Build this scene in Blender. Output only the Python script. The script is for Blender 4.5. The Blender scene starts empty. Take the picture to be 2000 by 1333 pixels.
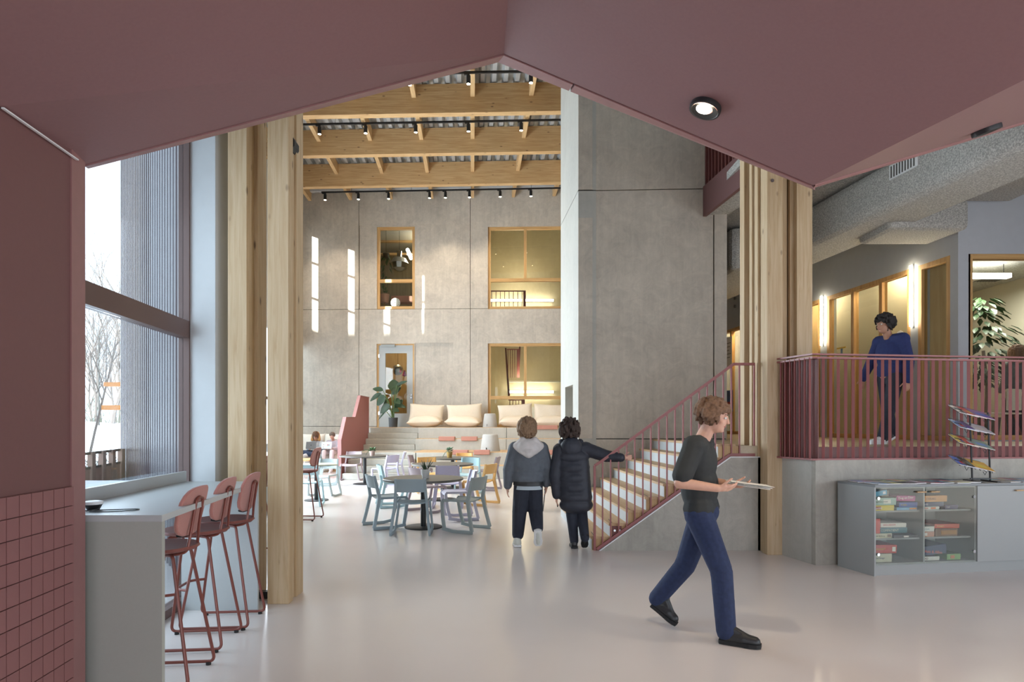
import bpy, math, random
from math import sin, cos, pi, radians, sqrt
from mathutils import Vector, Matrix
random.seed(7)
S = bpy.context.scene
COL = S.collection
# ------------------------------------------------------------------ camera, world, sun, exposure
F, HZ, CH = 1200.0, 830.0, 1.54          # focal length in px of the 2000 px frame, horizon row, eye height
cam_d = bpy.data.cameras.new('camera'); cam = bpy.data.objects.new('camera', cam_d); COL.objects.link(cam)
cam.location = (0, 0, CH); cam.rotation_euler = (pi / 2, 0, 0)
cam_d.sensor_width = 36; cam_d.lens = 36 * F / 2000; cam_d.shift_y = (HZ - 666.5) / 2000; cam_d.clip_end = 400
S.camera = cam
W = bpy.data.worlds.new('sky'); S.world = W; W.use_nodes = True
nt = W.node_tree; nt.nodes.clear()
o = nt.nodes.new('ShaderNodeOutputWorld'); bg = nt.nodes.new('ShaderNodeBackground')
bg.inputs['Color'].default_value = (0.80, 0.90, 1.0, 1); bg.inputs['Strength'].default_value = 1.9
nt.links.new(bg.outputs[0], o.inputs[0])
sun_d = bpy.data.lights.new('sun', 'SUN'); sun = bpy.data.objects.new('sun', sun_d); COL.objects.link(sun)
sun_d.energy = 12.0; sun_d.color = (1, .97, .92); sun_d.angle = radians(.55)
sun.rotation_euler = Vector((1, 1.3, -.407)).to_track_quat('-Z', 'Y').to_euler(); sun.location = (-30, -30, 20)
S.view_settings.view_transform = 'Standard'; S.view_settings.look = 'None'
S.view_settings.gamma = 1; S.view_settings.use_curve_mapping = False
S.view_settings.exposure = 1.02
S.cycles.use_denoising = True
S.cycles.max_bounces = 10; S.cycles.diffuse_bounces = 5; S.cycles.glossy_bounces = 4; S.cycles.transparent_max_bounces = 16
S.cycles.sample_clamp_indirect = 8.0; S.cycles.caustics_reflective = False; S.cycles.caustics_refractive = False

def lamp(name, kind, loc, power, color=(1, 1, 1), size=1, size_y=None, direction=(0, 0, -1), spot=None):
    d = bpy.data.lights.new(name, kind); d.energy = power; d.color = color
    if kind == 'AREA':
        d.size = size
        if size_y: d.shape = 'RECTANGLE'; d.size_y = size_y
    elif kind == 'SPOT':
        d.spot_size = radians(spot); d.spot_blend = .6; d.shadow_soft_size = size
    else: d.shadow_soft_size = size
    ob = bpy.data.objects.new(name, d); COL.objects.link(ob); ob.location = loc
    ob.rotation_euler = Vector(direction).to_track_quat('-Z', 'Y').to_euler()
    return ob
# daylight coming in through the glazing behind the camera, the near side windows and the hall's glazed side
DAY = (.80, .90, 1.0)
lamp('daylight_back_glazing', 'AREA', (2.5, -5.4, 1.9), 52, DAY, 8.5, 2.6, (0, 1, -.05))
lamp('daylight_side_glazing', 'AREA', (9.6, 1.0, 1.9), 60, DAY, 6, 2.4, (-1, 0, -.05))
lamp('daylight_window_near', 'AREA', (-3.3, 4.4, 1.9), 20, DAY, 1.3, 3.2, (1, -.05, -.1))
lamp('daylight_hall_glazing', 'AREA', (-7.0, 14.3, 3.0), 800, DAY, 6.6, 4.6, (1, -.1, 0))

# ------------------------------------------------------------------ geometry helpers
def at(px, py, Y): return Vector(((px - 1000) / F * Y, Y, CH + (HZ - py) / F * Y))
def xat(px, Y): return (px - 1000) / F * Y
def zat(py, Y): return CH + (HZ - py) / F * Y
def yfl(py, h=0.0): return (CH - h) * F / (py - HZ)

def c(r, g, b): # sRGB 0-255 -> linear
    f = lambda v: (v / 12.92 if v <= .04045 else ((v + .055) / 1.055) ** 2.4)
    return (f(r / 255), f(g / 255), f(b / 255), 1)

def tag(o, label=None, cat=None, group=None, kind=None):
    if label: o['label'] = label
    if cat: o['category'] = cat
    if group: o['group'] = group
    if kind: o['kind'] = kind
    return o
def thing(name, label, cat, loc=(0, 0, 0), rz=0, group=None):
    o = bpy.data.objects.new(name, None); COL.objects.link(o); o.location = loc; o.rotation_euler = (0, 0, rz)
    o.empty_display_size = .1
    return tag(o, label, cat, group)
def struct_empty(name, loc=(0, 0, 0)):
    o = bpy.data.objects.new(name, None); COL.objects.link(o); o.location = loc; o['kind'] = 'structure'; return o

class MB:
    """mesh collector: every method adds closed shapes; build() links one object"""
    def __init__(s, M=None): s.v = []; s.f = []; s.m = []; s.M = M; s.mi = 0
    def add(s, vs, fs):
        n = len(s.v)
        for p in vs:
            p = Vector(p); s.v.append(s.M @ p if s.M else p)
        for f in fs: s.f.append([i + n for i in f]); s.m.append(s.mi)
        return s
    def mat(s, i): s.mi = i; return s
    def box(s, x0, x1, y0, y1, z0, z1):
        vs = [(x, y, z) for z in (z0, z1) for y in (y0, y1) for x in (x0, x1)]
        return s.add(vs, [(0, 2, 3, 1), (4, 5, 7, 6), (0, 1, 5, 4), (2, 6, 7, 3), (0, 4, 6, 2), (1, 3, 7, 5)])
    def obox(s, cen, size, rot=None):
        R = rot.to_matrix() if rot is not None and hasattr(rot, 'to_matrix') else (rot if rot is not None else Matrix.Identity(3))
        h = [a / 2 for a in size]; vs = []
        for z in (-1, 1):
            for y in (-1, 1):
                for x in (-1, 1): vs.append(Vector(cen) + R @ Vector((x * h[0], y * h[1], z * h[2])))
        return s.add(vs, [(0, 2, 3, 1), (4, 5, 7, 6), (0, 1, 5, 4), (2, 6, 7, 3), (0, 4, 6, 2), (1, 3, 7, 5)])
    def hexa(s, b, t):   # bottom 4 pts, top 4 pts (same winding, ccw seen from above)
        return s.add(list(b) + list(t), [(3, 2, 1, 0), (4, 5, 6, 7), (0, 1, 5, 4), (1, 2, 6, 5), (2, 3, 7, 6), (3, 0, 4, 7)])
    def prism(s, pts, vec):
        n = len(pts); vec = Vector(vec)
        vs = [Vector(p) for p in pts] + [Vector(p) + vec for p in pts]
        return s.add(vs, [list(range(n))[::-1], [i + n for i in range(n)]] + [(i, (i + 1) % n, (i + 1) % n + n, i + n) for i in range(n)])
    def plan(s, xy, z0, z1): return s.prism([(x, y, z0) for x, y in xy], (0, 0, z1 - z0))
    def cyl(s, p0, p1, r0, r1=None, seg=12, cap=True):
        r1 = r0 if r1 is None else r1
        p0, p1 = Vector(p0), Vector(p1); d = (p1 - p0).normalized()
        a = d.orthogonal().normalized(); b = d.cross(a); vs = []
        for p, r in ((p0, r0), (p1, r1)):
            for i in range(seg):
                t = 2 * pi * i / seg; vs.append(p + a * (r * cos(t)) + b * (r * sin(t)))
        fs = [(i, (i + 1) % seg, (i + 1) % seg + seg, i + seg) for i in range(seg)]
        if cap: fs += [list(range(seg))[::-1], [i + seg for i in range(seg)]]
        return s.add(vs, fs)
    def lathe(s, prof, cen=(0, 0, 0), seg=24, cap=True, sx=1, sy=1):
        vs = []; n = len(prof); cx, cy, cz = cen
        for r, z in prof:
            for i in range(seg):
                t = 2 * pi * i / seg; vs.append((cx + sx * r * cos(t), cy + sy * r * sin(t), cz + z))
        fs = []
        for k in range(n - 1):
            for i in range(seg):
                j = (i + 1) % seg; fs.append((k * seg + i, k * seg + j, (k + 1) * seg + j, (k + 1) * seg + i))
        if cap: fs += [list(range(seg))[::-1], [i + (n - 1) * seg for i in range(seg)]]
        return s.add(vs, fs)
    def tube(s, path, r, seg=8, closed=False, flat=None):
        path = [Vector(p) for p in path]; n = len(path); vs = []; fs = []
        up = None
        for i, p in enumerate(path):
            if closed: t = (path[(i + 1) % n] - path[i - 1]).normalized()
            else: t = (path[min(i + 1, n - 1)] - path[max(i - 1, 0)]).normalized()
            if up is None: a = t.orthogonal().normalized()
            else:
                a = (up - t * up.dot(t))
                a = a.normalized() if a.length > 1e-6 else t.orthogonal().normalized()
            up = a; b = t.cross(a); rr = r[i] if isinstance(r, (list, tuple)) else r
            for k in range(seg):
                q = 2 * pi * k / seg; vs.append(p + a * (rr * cos(q)) + b * (rr * sin(q)))
        m = n if closed else n - 1
        for i in range(m):
            for k in range(seg):
                j = (i + 1) % n; fs.append((i * seg + k, i * seg + (k + 1) % seg, j * seg + (k + 1) % seg, j * seg + k))
        if not closed: fs += [list(range(seg))[::-1], [(n - 1) * seg + k for k in range(seg)]]
        return s.add(vs, fs)
    def ell(s, cen, rad, seg=12, rings=8, R=None):
        vs = [Vector((0, 0, -1))]; fs = []
        for i in range(1, rings):
            t = pi * i / rings
            for k in range(seg):
                q = 2 * pi * k / seg; vs.append(Vector((sin(t) * cos(q), sin(t) * sin(q), -cos(t))))
        vs.append(Vector((0, 0, 1))); L = len(vs) - 1
        for k in range(seg):
            fs.append((0, 1 + (k + 1) % seg, 1 + k)); fs.append((L, L - seg + k, L - seg + (k + 1) % seg))
        for i in range(rings - 2):
            for k in range(seg):
                a = 1 + i * seg; fs.append((a + k, a + (k + 1) % seg, a + seg + (k + 1) % seg, a + seg + k))
        out = []
        for v in vs:
            w = Vector((v.x * rad[0], v.y * rad[1], v.z * rad[2]))
            if R is not None: w = R @ w
            out.append(Vector(cen) + w)
        return s.add(out, fs)
    def cap(s, p0, p1, r0, r1, seg=10):   # tapered capsule
        p0, p1 = Vector(p0), Vector(p1); L = (p1 - p0).length
        if L < 1e-5: return s.ell(p0, (r0,) * 3)
        s.cyl(p0, p1, r0, r1, seg, True); s.ell(p0, (r0,) * 3, seg, 6); return s.ell(p1, (r1,) * 3, seg, 6)
    def build(s, name, mats, parent=None, w=False, smooth=False, bevel=0, label=None, cat=None, group=None, kind=None, ang=35, fix=False):
        me = bpy.data.meshes.new(name)
        off = Vector((0, 0, 0))
        if w and parent is not None:
            off = parent.location
            if parent.parent is not None and w != 'p': off = parent.location + parent.parent.location
        vs = [p - off for p in s.v] if off.length else s.v
        me.from_pydata([tuple(p) for p in vs], [], s.f)
        if not isinstance(mats, (list, tuple)): mats = [mats]
        for m in mats: me.materials.append(m)
        if len(mats) > 1: me.polygons.foreach_set('material_index', s.m)
        if fix:
            import bmesh
            bm = bmesh.new(); bm.from_mesh(me); bmesh.ops.recalc_face_normals(bm, faces=bm.faces); bm.to_mesh(me); bm.free()
        if smooth:
            me.shade_smooth()
            if hasattr(me, 'set_sharp_from_angle'): me.set_sharp_from_angle(angle=radians(ang))
        me.update()
        ob = bpy.data.objects.new(name, me); COL.objects.link(ob)
        if parent is not None: ob.parent = parent
        if bevel:
            b = ob.modifiers.new('bevel', 'BEVEL'); b.width = bevel; b.segments = 2; b.limit_method = 'ANGLE'; b.angle_limit = radians(40)
        return tag(ob, label, cat, group, kind)

def copy_tree(o, parent=None, loc=None, rz=None, label=None, group=None):
    n = o.copy(); COL.objects.link(n)
    if parent is not None: n.parent = parent
    if loc is not None: n.location = loc
    if rz is not None: n.rotation_euler = (0, 0, rz)
    if label: n['label'] = label
    if group: n['group'] = group
    for ch in list(o.children): copy_tree(ch, n)
    return n
def setmat(o, m, names=None):   # give a copied thing its own mesh copies with another material
    for ch in [o] + list(o.children_recursive):
        if ch.type == 'MESH' and (names is None or ch.name.split('.')[0] in names):
            ch.data = ch.data.copy(); ch.data.materials.clear(); ch.data.materials.append(m)
def arc(cx, cy, r, a0, a1, n=6): return [(cx + r * cos(radians(a0 + (a1 - a0) * i / n)), cy + r * sin(radians(a0 + (a1 - a0) * i / n))) for i in range(n + 1)]
def fillet(pts, r, n=5):   # rounded polyline in 3-D
    pts = [Vector(p) for p in pts]; out = [pts[0]]
    for i in range(1, len(pts) - 1):
        a, b, d = pts[i - 1], pts[i], pts[i + 1]
        u = (a - b); v = (d - b); rr = min(r, u.length * .45, v.length * .45)
        p, q = b + u.normalized() * rr, b + v.normalized() * rr
        for k in range(n + 1):
            t = k / n; out.append(p * (1 - t) ** 2 + b * (2 * t * (1 - t)) + q * t * t)
    out.append(pts[-1]); return out

# ------------------------------------------------------------------ materials
def newmat(name):
    m = bpy.data.materials.new(name); m.use_nodes = True; t = m.node_tree
    return m, t, t.nodes['Principled BSDF']
def N(t, typ, **kw):
    n = t.nodes.new(typ)
    for k, v in kw.items():
        if k in n.inputs: n.inputs[k].default_value = v
        else: setattr(n, k, v)
    return n
def plain(name, col, rough=.5, metal=0, noise=.0, scale=30, bump=0, spec=None, coat=0, sheen=0):
    m, t, b = newmat(name); b.inputs['Base Color'].default_value = col; b.inputs['Roughness'].default_value = rough; b.inputs['Metallic'].default_value = metal
    if spec is not None: b.inputs['Specular IOR Level'].default_value = spec
    if coat: b.inputs['Coat Weight'].default_value = coat
    if sheen: b.inputs['Sheen Weight'].default_value = sheen
    if noise or bump:
        tc = N(t, 'ShaderNodeTexCoord'); n = N(t, 'ShaderNodeTexNoise', Scale=scale, Detail=4.0)
        t.links.new(tc.outputs['Object'], n.inputs['Vector'])
        if noise:
            r = N(t, 'ShaderNodeValToRGB'); r.color_ramp.elements[0].position = .3; r.color_ramp.elements[1].position = .7
            r.color_ramp.elements[0].color = [v * (1 - noise) for v in col[:3]] + [1]
            r.color_ramp.elements[1].color = [min(1, v * (1 + noise)) for v in col[:3]] + [1]
            t.links.new(n.outputs['Fac'], r.inputs[0]); t.links.new(r.outputs[0], b.inputs['Base Color'])
        if bump:
            bp = N(t, 'ShaderNodeBump', Strength=bump, Distance=.01); t.links.new(n.outputs['Fac'], bp.inputs['Height']); t.links.new(bp.outputs[0], b.inputs['Normal'])
    return m
def emit(name, col, s):
    m, t, b = newmat(name); b.inputs['Base Color'].default_value = (.8, .8, .8, 1)
    b.inputs['Emission Color'].default_value = (*col, 1); b.inputs['Emission Strength'].default_value = s; return m
def concrete(name, col, streak=True, k=.21, rough=.6):
    m, t, b = newmat(name); tc = N(t, 'ShaderNodeTexCoord'); mp = N(t, 'ShaderNodeMapping')
    t.links.new(tc.outputs['Object'], mp.inputs[0])
    big = N(t, 'ShaderNodeTexNoise', Scale=.9, Detail=6.0, Roughness=.62, Distortion=.4); t.links.new(mp.outputs[0], big.inputs['Vector'])
    mp2 = N(t, 'ShaderNodeMapping'); mp2.inputs['Scale'].default_value = (7, 7, .6); t.links.new(tc.outputs['Object'], mp2.inputs[0])
    st = N(t, 'ShaderNodeTexNoise', Scale=1.6, Detail=5.0, Roughness=.7); t.links.new(mp2.outputs[0], st.inputs['Vector'])
    fine = N(t, 'ShaderNodeTexNoise', Scale=45, Detail=3.0); t.links.new(mp.outputs[0], fine.inputs['Vector'])
    med = N(t, 'ShaderNodeTexNoise', Scale=4.5, Detail=8.0, Roughness=.75, Distortion=1.2); t.links.new(mp.outputs[0], med.inputs['Vector'])
    a = N(t, 'ShaderNodeMath', operation='MULTIPLY_ADD'); a.inputs[1].default_value = .55; t.links.new(st.outputs['Fac'], a.inputs[0]); t.links.new(big.outputs['Fac'], a.inputs[2])
    a2 = N(t, 'ShaderNodeMath', operation='ADD'); t.links.new(a.outputs[0], a2.inputs[0]); t.links.new(med.outputs['Fac'], a2.inputs[1])
    a3 = N(t, 'ShaderNodeMath', operation='MULTIPLY'); a3.inputs[1].default_value = 1 / 2.55; t.links.new(a2.outputs[0], a3.inputs[0])
    r = N(t, 'ShaderNodeValToRGB'); e = r.color_ramp.elements; e[0].position = .36; e[1].position = .64
    e[0].color = [v * (1 - k * 1.3) for v in col[:3]] + [1]; e[1].color = [min(1, v * (1 + k)) for v in col[:3]] + [1]
    t.links.new(a3.outputs[0], r.inputs[0]); t.links.new(r.outputs[0], b.inputs['Base Color'])
    vo = N(t, 'ShaderNodeTexVoronoi', Scale=9.0); t.links.new(mp.outputs[0], vo.inputs['Vector'])
    bp = N(t, 'ShaderNodeBump', Strength=.12, Distance=.01); t.links.new(fine.outputs['Fac'], bp.inputs['Height']); t.links.new(bp.outputs[0], b.inputs['Normal'])
    b.inputs['Roughness'].default_value = rough; return m
def wood(name, col, dark, axis='z', knots=True, rough=.55, scale=1.0):
    m, t, b = newmat(name); tc = N(t, 'ShaderNodeTexCoord'); mp = N(t, 'ShaderNodeMapping')
    sc = {'z': (9, 9, .5), 'x': (.5, 9, 9), 'y': (9, .5, 9)}[axis]
    mp.inputs['Scale'].default_value = [v * scale for v in sc]; t.links.new(tc.outputs['Object'], mp.inputs[0])
    n1 = N(t, 'ShaderNodeTexNoise', Scale=3.0, Detail=7.0, Roughness=.6, Distortion=.7); t.links.new(mp.outputs[0], n1.inputs['Vector'])
    r = N(t, 'ShaderNodeValToRGB'); e = r.color_ramp.elements; e[0].position = .34; e[1].position = .62; e[0].color = dark; e[1].color = col
    t.links.new(n1.outputs['Fac'], r.inputs[0]); last = r.outputs[0]
    if knots:
        mp3 = N(t, 'ShaderNodeMapping'); kz = {'z': (6, 6, 2.4), 'x': (2.4, 6, 6), 'y': (6, 2.4, 6)}[axis]
        mp3.inputs['Scale'].default_value = kz; t.links.new(tc.outputs['Object'], mp3.inputs[0])
        vo = N(t, 'ShaderNodeTexVoronoi', Scale=1.0); vo.inputs['Randomness'].default_value = 1; t.links.new(mp3.outputs[0], vo.inputs['Vector'])
        r2 = N(t, 'ShaderNodeValToRGB'); e = r2.color_ramp.elements; e[0].position = .05; e[1].position = .12; e[0].color = (.16, .09, .05, 1); e[1].color = (1, 1, 1, 1)
        t.links.new(vo.outputs['Distance'], r2.inputs[0])
        mx = N(t, 'ShaderNodeMixRGB', blend_type='MULTIPLY'); mx.inputs[0].default_value = .75
        t.links.new(last, mx.inputs[1]); t.links.new(r2.outputs[0], mx.inputs[2]); last = mx.outputs[0]
    t.links.new(last, b.inputs['Base Color']); b.inputs['Roughness'].default_value = rough
    bp = N(t, 'ShaderNodeBump', Strength=.08, Distance=.01); t.links.new(n1.outputs['Fac'], bp.inputs['Height']); t.links.new(bp.outputs[0], b.inputs['Normal'])
    return m
def glass(name, tint=(.93, .96, .96, 1), ior=1.45, strength=1.0):
    m = bpy.data.materials.new(name); m.use_nodes = True; t = m.node_tree; t.nodes.clear()
    o = N(t, 'ShaderNodeOutputMaterial'); tr = N(t, 'ShaderNodeBsdfTransparent'); gl = N(t, 'ShaderNodeBsdfGlossy'); mx = N(t, 'ShaderNodeMixShader')
    g = N(t, 'ShaderNodeNewGeometry'); dt = N(t, 'ShaderNodeVectorMath', operation='DOT_PRODUCT'); t.links.new(g.outputs['Normal'], dt.inputs[0]); t.links.new(g.outputs['Incoming'], dt.inputs[1])
    ab = N(t, 'ShaderNodeMath', operation='ABSOLUTE'); t.links.new(dt.outputs['Value'], ab.inputs[0])
    om = N(t, 'ShaderNodeMath', operation='SUBTRACT'); om.inputs[0].default_value = 1; t.links.new(ab.outputs[0], om.inputs[1])
    pw = N(t, 'ShaderNodeMath', operation='POWER'); pw.inputs[1].default_value = 5; t.links.new(om.outputs[0], pw.inputs[0])
    ml = N(t, 'ShaderNodeMath', operation='MULTIPLY_ADD'); ml.inputs[1].default_value = .9 * strength; ml.inputs[2].default_value = .035 * strength; t.links.new(pw.outputs[0], ml.inputs[0])
    tr.inputs[0].default_value = tint; gl.inputs['Roughness'].default_value = .0
    t.links.new(ml.outputs[0], mx.inputs[0]); t.links.new(tr.outputs[0], mx.inputs[1]); t.links.new(gl.outputs[0], mx.inputs[2]); t.links.new(mx.outputs[0], o.inputs[0])
    return m
def stipple(name, col):
    m, t, b = newmat(name); tc = N(t, 'ShaderNodeTexCoord'); n = N(t, 'ShaderNodeTexNoise', Scale=52.0, Detail=5.0, Roughness=.7); t.links.new(tc.outputs['Object'], n.inputs['Vector'])
    r = N(t, 'ShaderNodeValToRGB'); e = r.color_ramp.elements; e[0].position = .4; e[1].position = .62
    e[0].color = [v * .62 for v in col[:3]] + [1]; e[1].color = [min(1, v * 1.25) for v in col[:3]] + [1]
    t.links.new(n.outputs['Fac'], r.inputs[0]); t.links.new(r.outputs[0], b.inputs['Base Color'])
    bp = N(t, 'ShaderNodeBump', Strength=.9, Distance=.03); t.links.new(n.outputs['Fac'], bp.inputs['Height']); t.links.new(bp.outputs[0], b.inputs['Normal'])
    b.inputs['Roughness'].default_value = .95; return m

M = {}
M['conc'] = concrete('concrete_wall', c(194, 184, 170))
M['conc2'] = concrete('concrete_light', c(180, 178, 170), k=.1)
M['conc3'] = concrete('concrete_deck', c(166, 162, 152), k=.2)
M['joint'] = plain('joint_dark', c(70, 68, 62), .9)
M['floor'] = plain('floor_resin', c(218, 210, 206), .22, noise=.03, scale=.7, spec=.5)
M['pink'] = plain('pink_paint', c(134, 99, 99), .62, noise=.03, scale=60)
M['pink_trim'] = plain('pink_trim', c(146, 104, 102), .55, noise=.04, scale=14)
M['pink_wall'] = plain('pink_wall_paint', c(112, 76, 74), .6, noise=.02, scale=50)
M['tile'] = plain('pink_tile', c(136, 92, 90), .42, noise=.05, scale=6)
M['grout'] = plain('grout', c(112, 72, 68), .8)
M['rail'] = plain('red_brown_steel', c(146, 86, 84), .45, spec=.5)
M['rail_d'] = plain('red_brown_steel_dark', c(112, 62, 58), .5)
M['frame_br'] = plain('window_frame_brown', c(98, 74, 68), .45)
M['white_wall'] = plain('white_wall', c(192, 195, 196), .75, noise=.02, scale=8)
M['grey_wall'] = plain('blue_grey_wall', c(182, 186, 192), .8, noise=.02, scale=8)
M['dark_wall'] = plain('dark_wall', c(90, 88, 84), .8)
M['cream'] = plain('cream_wall', c(200, 196, 180), .8)
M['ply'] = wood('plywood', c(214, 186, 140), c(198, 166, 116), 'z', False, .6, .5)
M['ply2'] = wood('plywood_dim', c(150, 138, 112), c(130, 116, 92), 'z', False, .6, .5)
M['wood'] = wood('spruce_post', c(198, 174, 140), c(180, 152, 114), 'z')
M['wood_x'] = wood('glulam_beam', c(208, 174, 126), c(186, 146, 96), 'x')
M['wood_y'] = wood('joist_wood', c(212, 180, 134), c(196, 158, 110), 'y')
M['frame_w'] = wood('oak_frame', c(208, 168, 112), c(190, 146, 92), 'z', False)
M['frame_wx'] = wood('oak_frame_x', c(208, 168, 112), c(190, 146, 92), 'x', False)
M['oak'] = wood('oak_tread', c(200, 168, 128), c(184, 150, 110), 'y', False, .5, .6)
M['oak_side'] = wood('oak_side', c(186, 152, 104), c(164, 128, 84), 'z', False, .5)
M['deckfloor'] = wood('deck_floor', c(186, 168, 138), c(174, 154, 124), 'y', False, .35, .4)
M['metal_deck'] = plain('corrugated_metal', c(190, 192, 192), .45, metal=.35, noise=.08, scale=3)
M['black'] = plain('black_metal', c(34, 35, 37), .45)
M['table'] = plain('table_top_charcoal', c(84, 82, 76), .38, noise=.04, scale=40)
M['glass'] = glass('window_glass')
M['glass_ext'] = glass('exterior_glass', (.80, .85, .88, 1), 1.5, 1.6)
M['glass2'] = glass('interior_glass', (.86, .87, .84, 1), 1.5)
M['spray'] = stipple('sprayed_insulation', c(206, 204, 198))
M['counter'] = plain('counter_laminate', c(180, 184, 184), .38, noise=.012, scale=60)
M['counter_shade'] = plain('counter_laminate_shaded', c(166, 168, 160), .55, noise=.012, scale=60)  # worktop laminate again, with shade mixed into a darker colour
M['cab'] = plain('cabinet_grey', c(152, 155, 154), .5)
M['cab_top'] = plain('cabinet_top', c(120, 124, 126), .4)
M['stool'] = plain('rust_steel', c(122, 66, 56), .35, metal=.15)
M['stool_seat'] = plain('rust_seat', c(128, 72, 64), .55, noise=.05, scale=80)
M['stool_back'] = plain('pink_felt', c(176, 116, 106), .8, noise=.06, scale=150, sheen=.3)
M['rubber'] = plain('rubber', c(24, 24, 25), .7)
M['chrome'] = plain('chrome', c(205, 205, 205), .2, metal=1)
M['white'] = plain('white_plastic', c(225, 226, 226), .4)
M['paper'] = plain('paper', c(232, 232, 230), .6)
M['beige'] = plain('beige_linen', c(222, 208, 188), .9, noise=.05, scale=60, bump=.25)
M['beige2'] = plain('beige_piping', c(170, 130, 96), .9)
M['pouf'] = plain('grey_wool', c(176, 175, 172), .95, noise=.04, scale=90, bump=.3)
M['pad'] = plain('terracotta_pad', c(186, 134, 120), .9, noise=.05, scale=90)
M['leaf'] = plain('dark_leaf', c(44, 66, 40), .45, noise=.25, scale=6)
M['leaf2'] = plain('mid_leaf', c(82, 112, 76), .5, noise=.25, scale=20)
M['leaf3'] = plain('pale_leaf', c(110, 134, 108), .5, noise=.2, scale=20)
M['stem'] = plain('stem_green', c(92, 112, 62), .6)
M['snow'] = plain('snow', c(240, 243, 248), .9)
M['bark'] = plain('bark', c(120, 110, 104), .9)
M['clad'] = plain('corrugated_cladding', c(86, 72, 78), .35, metal=.1)
M['led'] = emit('led_white', (1, .93, .80), 16)
M['led_c'] = emit('led_cool', (1, .98, .93), 9)
M['led_w'] = emit('led_warm', (1, .88, .64), 30)
# ------------------------------------------------------------------ the setting
MB().box(-9.5, 14, -6, 26, -.2, 0).build('floor', M['floor'], kind='structure')

# near left wall with the pink tiles
def wl(Y): return -1.845 - .1 * Y            # x of the near left wall
wall_left = struct_empty('wall_left', (-2.145, 3.0, 0))
MB().plan([(wl(3.0) - .012, 3.0), (wl(3.0) - .3, 3.0), (wl(-5.2) - .3, -5.2), (wl(-5.2) - .012, -5.2)], 0, 3.4).build('wall_body', M['pink_wall'], wall_left, w=True, fix=True)
MB().plan([(wl(3.0) - .005, 3.0), (wl(3.0) - .012, 3.0), (wl(1.2) - .012, 1.2), (wl(1.2) - .005, 1.2)], 0, 1.24).build('grout_bed', M['grout'], wall_left, w=True, fix=True)
tw, th = .0765, .0931
proto = None; ux, uy = -.0995, .995
for i in range(16):
    for k in range(14):
        h = th if k else .029
        z1 = 1.24 - (13 - k) * th if k else .029; z0 = z1 - h
        if k == 0 and i > 11: continue
        s0 = .0013; g = .0022
        if proto is None or k == 0:
            b = MB(); b.box(-.004, .006, -tw + g, -g, 0, h - 2 * g)
            t = b.build('tile', M['tile'], wall_left, bevel=0)
            if k: proto = t
        else:
            t = proto.copy(); COL.objects.link(t)
        Y = 3.0 - i * tw * .995
        t.location = (wl(Y) + 2.145, Y - 3.0, z0 + g); t.rotation_euler = (0, 0, .0997)
# reveal post between tiles and window
MB().plan([(-2.15, 3.0), (-2.198, 3.165), (-2.62, 3.18), (-2.62, 3.0)], 0, 3.0).build('trim_1', M['pink_trim'], kind='structure', fix=True)

# window by the counter
def wx(Y): return -2.2455 - .1 * Y
w1 = struct_empty('window_1', (wx(4.5), 4.5, 0))
def wseg(b, y0, y1, z0, z1, d0, d1): b.plan([(wx(y0) + d0, y0), (wx(y0) + d1, y0), (wx(y1) + d1, y1), (wx(y1) + d0, y1)], z0, z1)
for nm, (y0, y1, z0, z1, d0, d1) in {'sill_rail': (3.2, 5.3, 0, .07, -.09, 0), 'transom': (3.2, 5.3, 2.285, 2.43, -.09, 0), 'head_rail': (3.2, 5.3, 4.4, 4.6, -.09, 0),
        'stile': (3.19, 3.22, .07, 4.4, -.08, -.02)}.items():
    b = MB(); wseg(b, y0, y1, z0, z1, d0, d1); b.build(nm, M['frame_br'], w1, w=True, fix=True)
b = MB(); wseg(b, 5.275, 5.30, .07, 4.4, -.09, -.0); b.build('stile', M['frame_br'], w1, w=True, fix=True)
for z0, z1 in ((.07, 2.285), (2.43, 4.4)):
    b = MB(); wseg(b, 3.22, 5.275, z0, z1, -.055, -.05); b.build('pane', M['glass_ext'], w1, w=True, fix=True)
MB().box(-2.79, -2.56, 5.30, 5.56, 0, 10.3).build('trim_2', M['white_wall'], kind='structure')
MB().plan([(wx(3), 3.0), (wx(5.6), 5.56), (wx(5.6) - .4, 5.56), (wx(3) - .4, 3.0)], 4.6, 10.3).build('wall_left_upper', M['white_wall'], kind='structure', fix=True)

# clad wall outside that steps out to the hall's glazed side
A0 = Vector((-2.83, 5.62, 0)); A1 = Vector((-6.49, 10.26, 0)); dv = (A1 - A0); Ld = dv.length; dv.normalize(); nv = Vector((-dv.y, dv.x, 0))
cl = struct_empty('wall_cladding', A0)
b = MB(); b.prism([A0, A0 - nv * .25, A1 - nv * .25, A1], (0, 0, 10.3)); b.build('wall_body', M['white_wall'], cl, w=True, fix=True)
k = 0; s = .0
rib = None
while s < Ld:
    if rib is None:
        b = MB(); pr = [(0, 0), (.03, .045), (.095, .045), (.125, 0)]
        b.prism([(x, y, 0) for x, y in pr], (0, 0, 10.3)); rib = b.build('rib', M['clad'], cl, fix=True)
    else: rib = rib.copy(); COL.objects.link(rib)
    rib.location = dv * s + nv * .0; rib.rotation_euler = (0, 0, math.atan2(dv.y, dv.x)); s += .17
MB().prism([A0, A0 + nv * .02, A1 + nv * .02, A1], (0, 0, 10.3)).build('backing', M['clad'], cl, w=True, fix=True)

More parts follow.
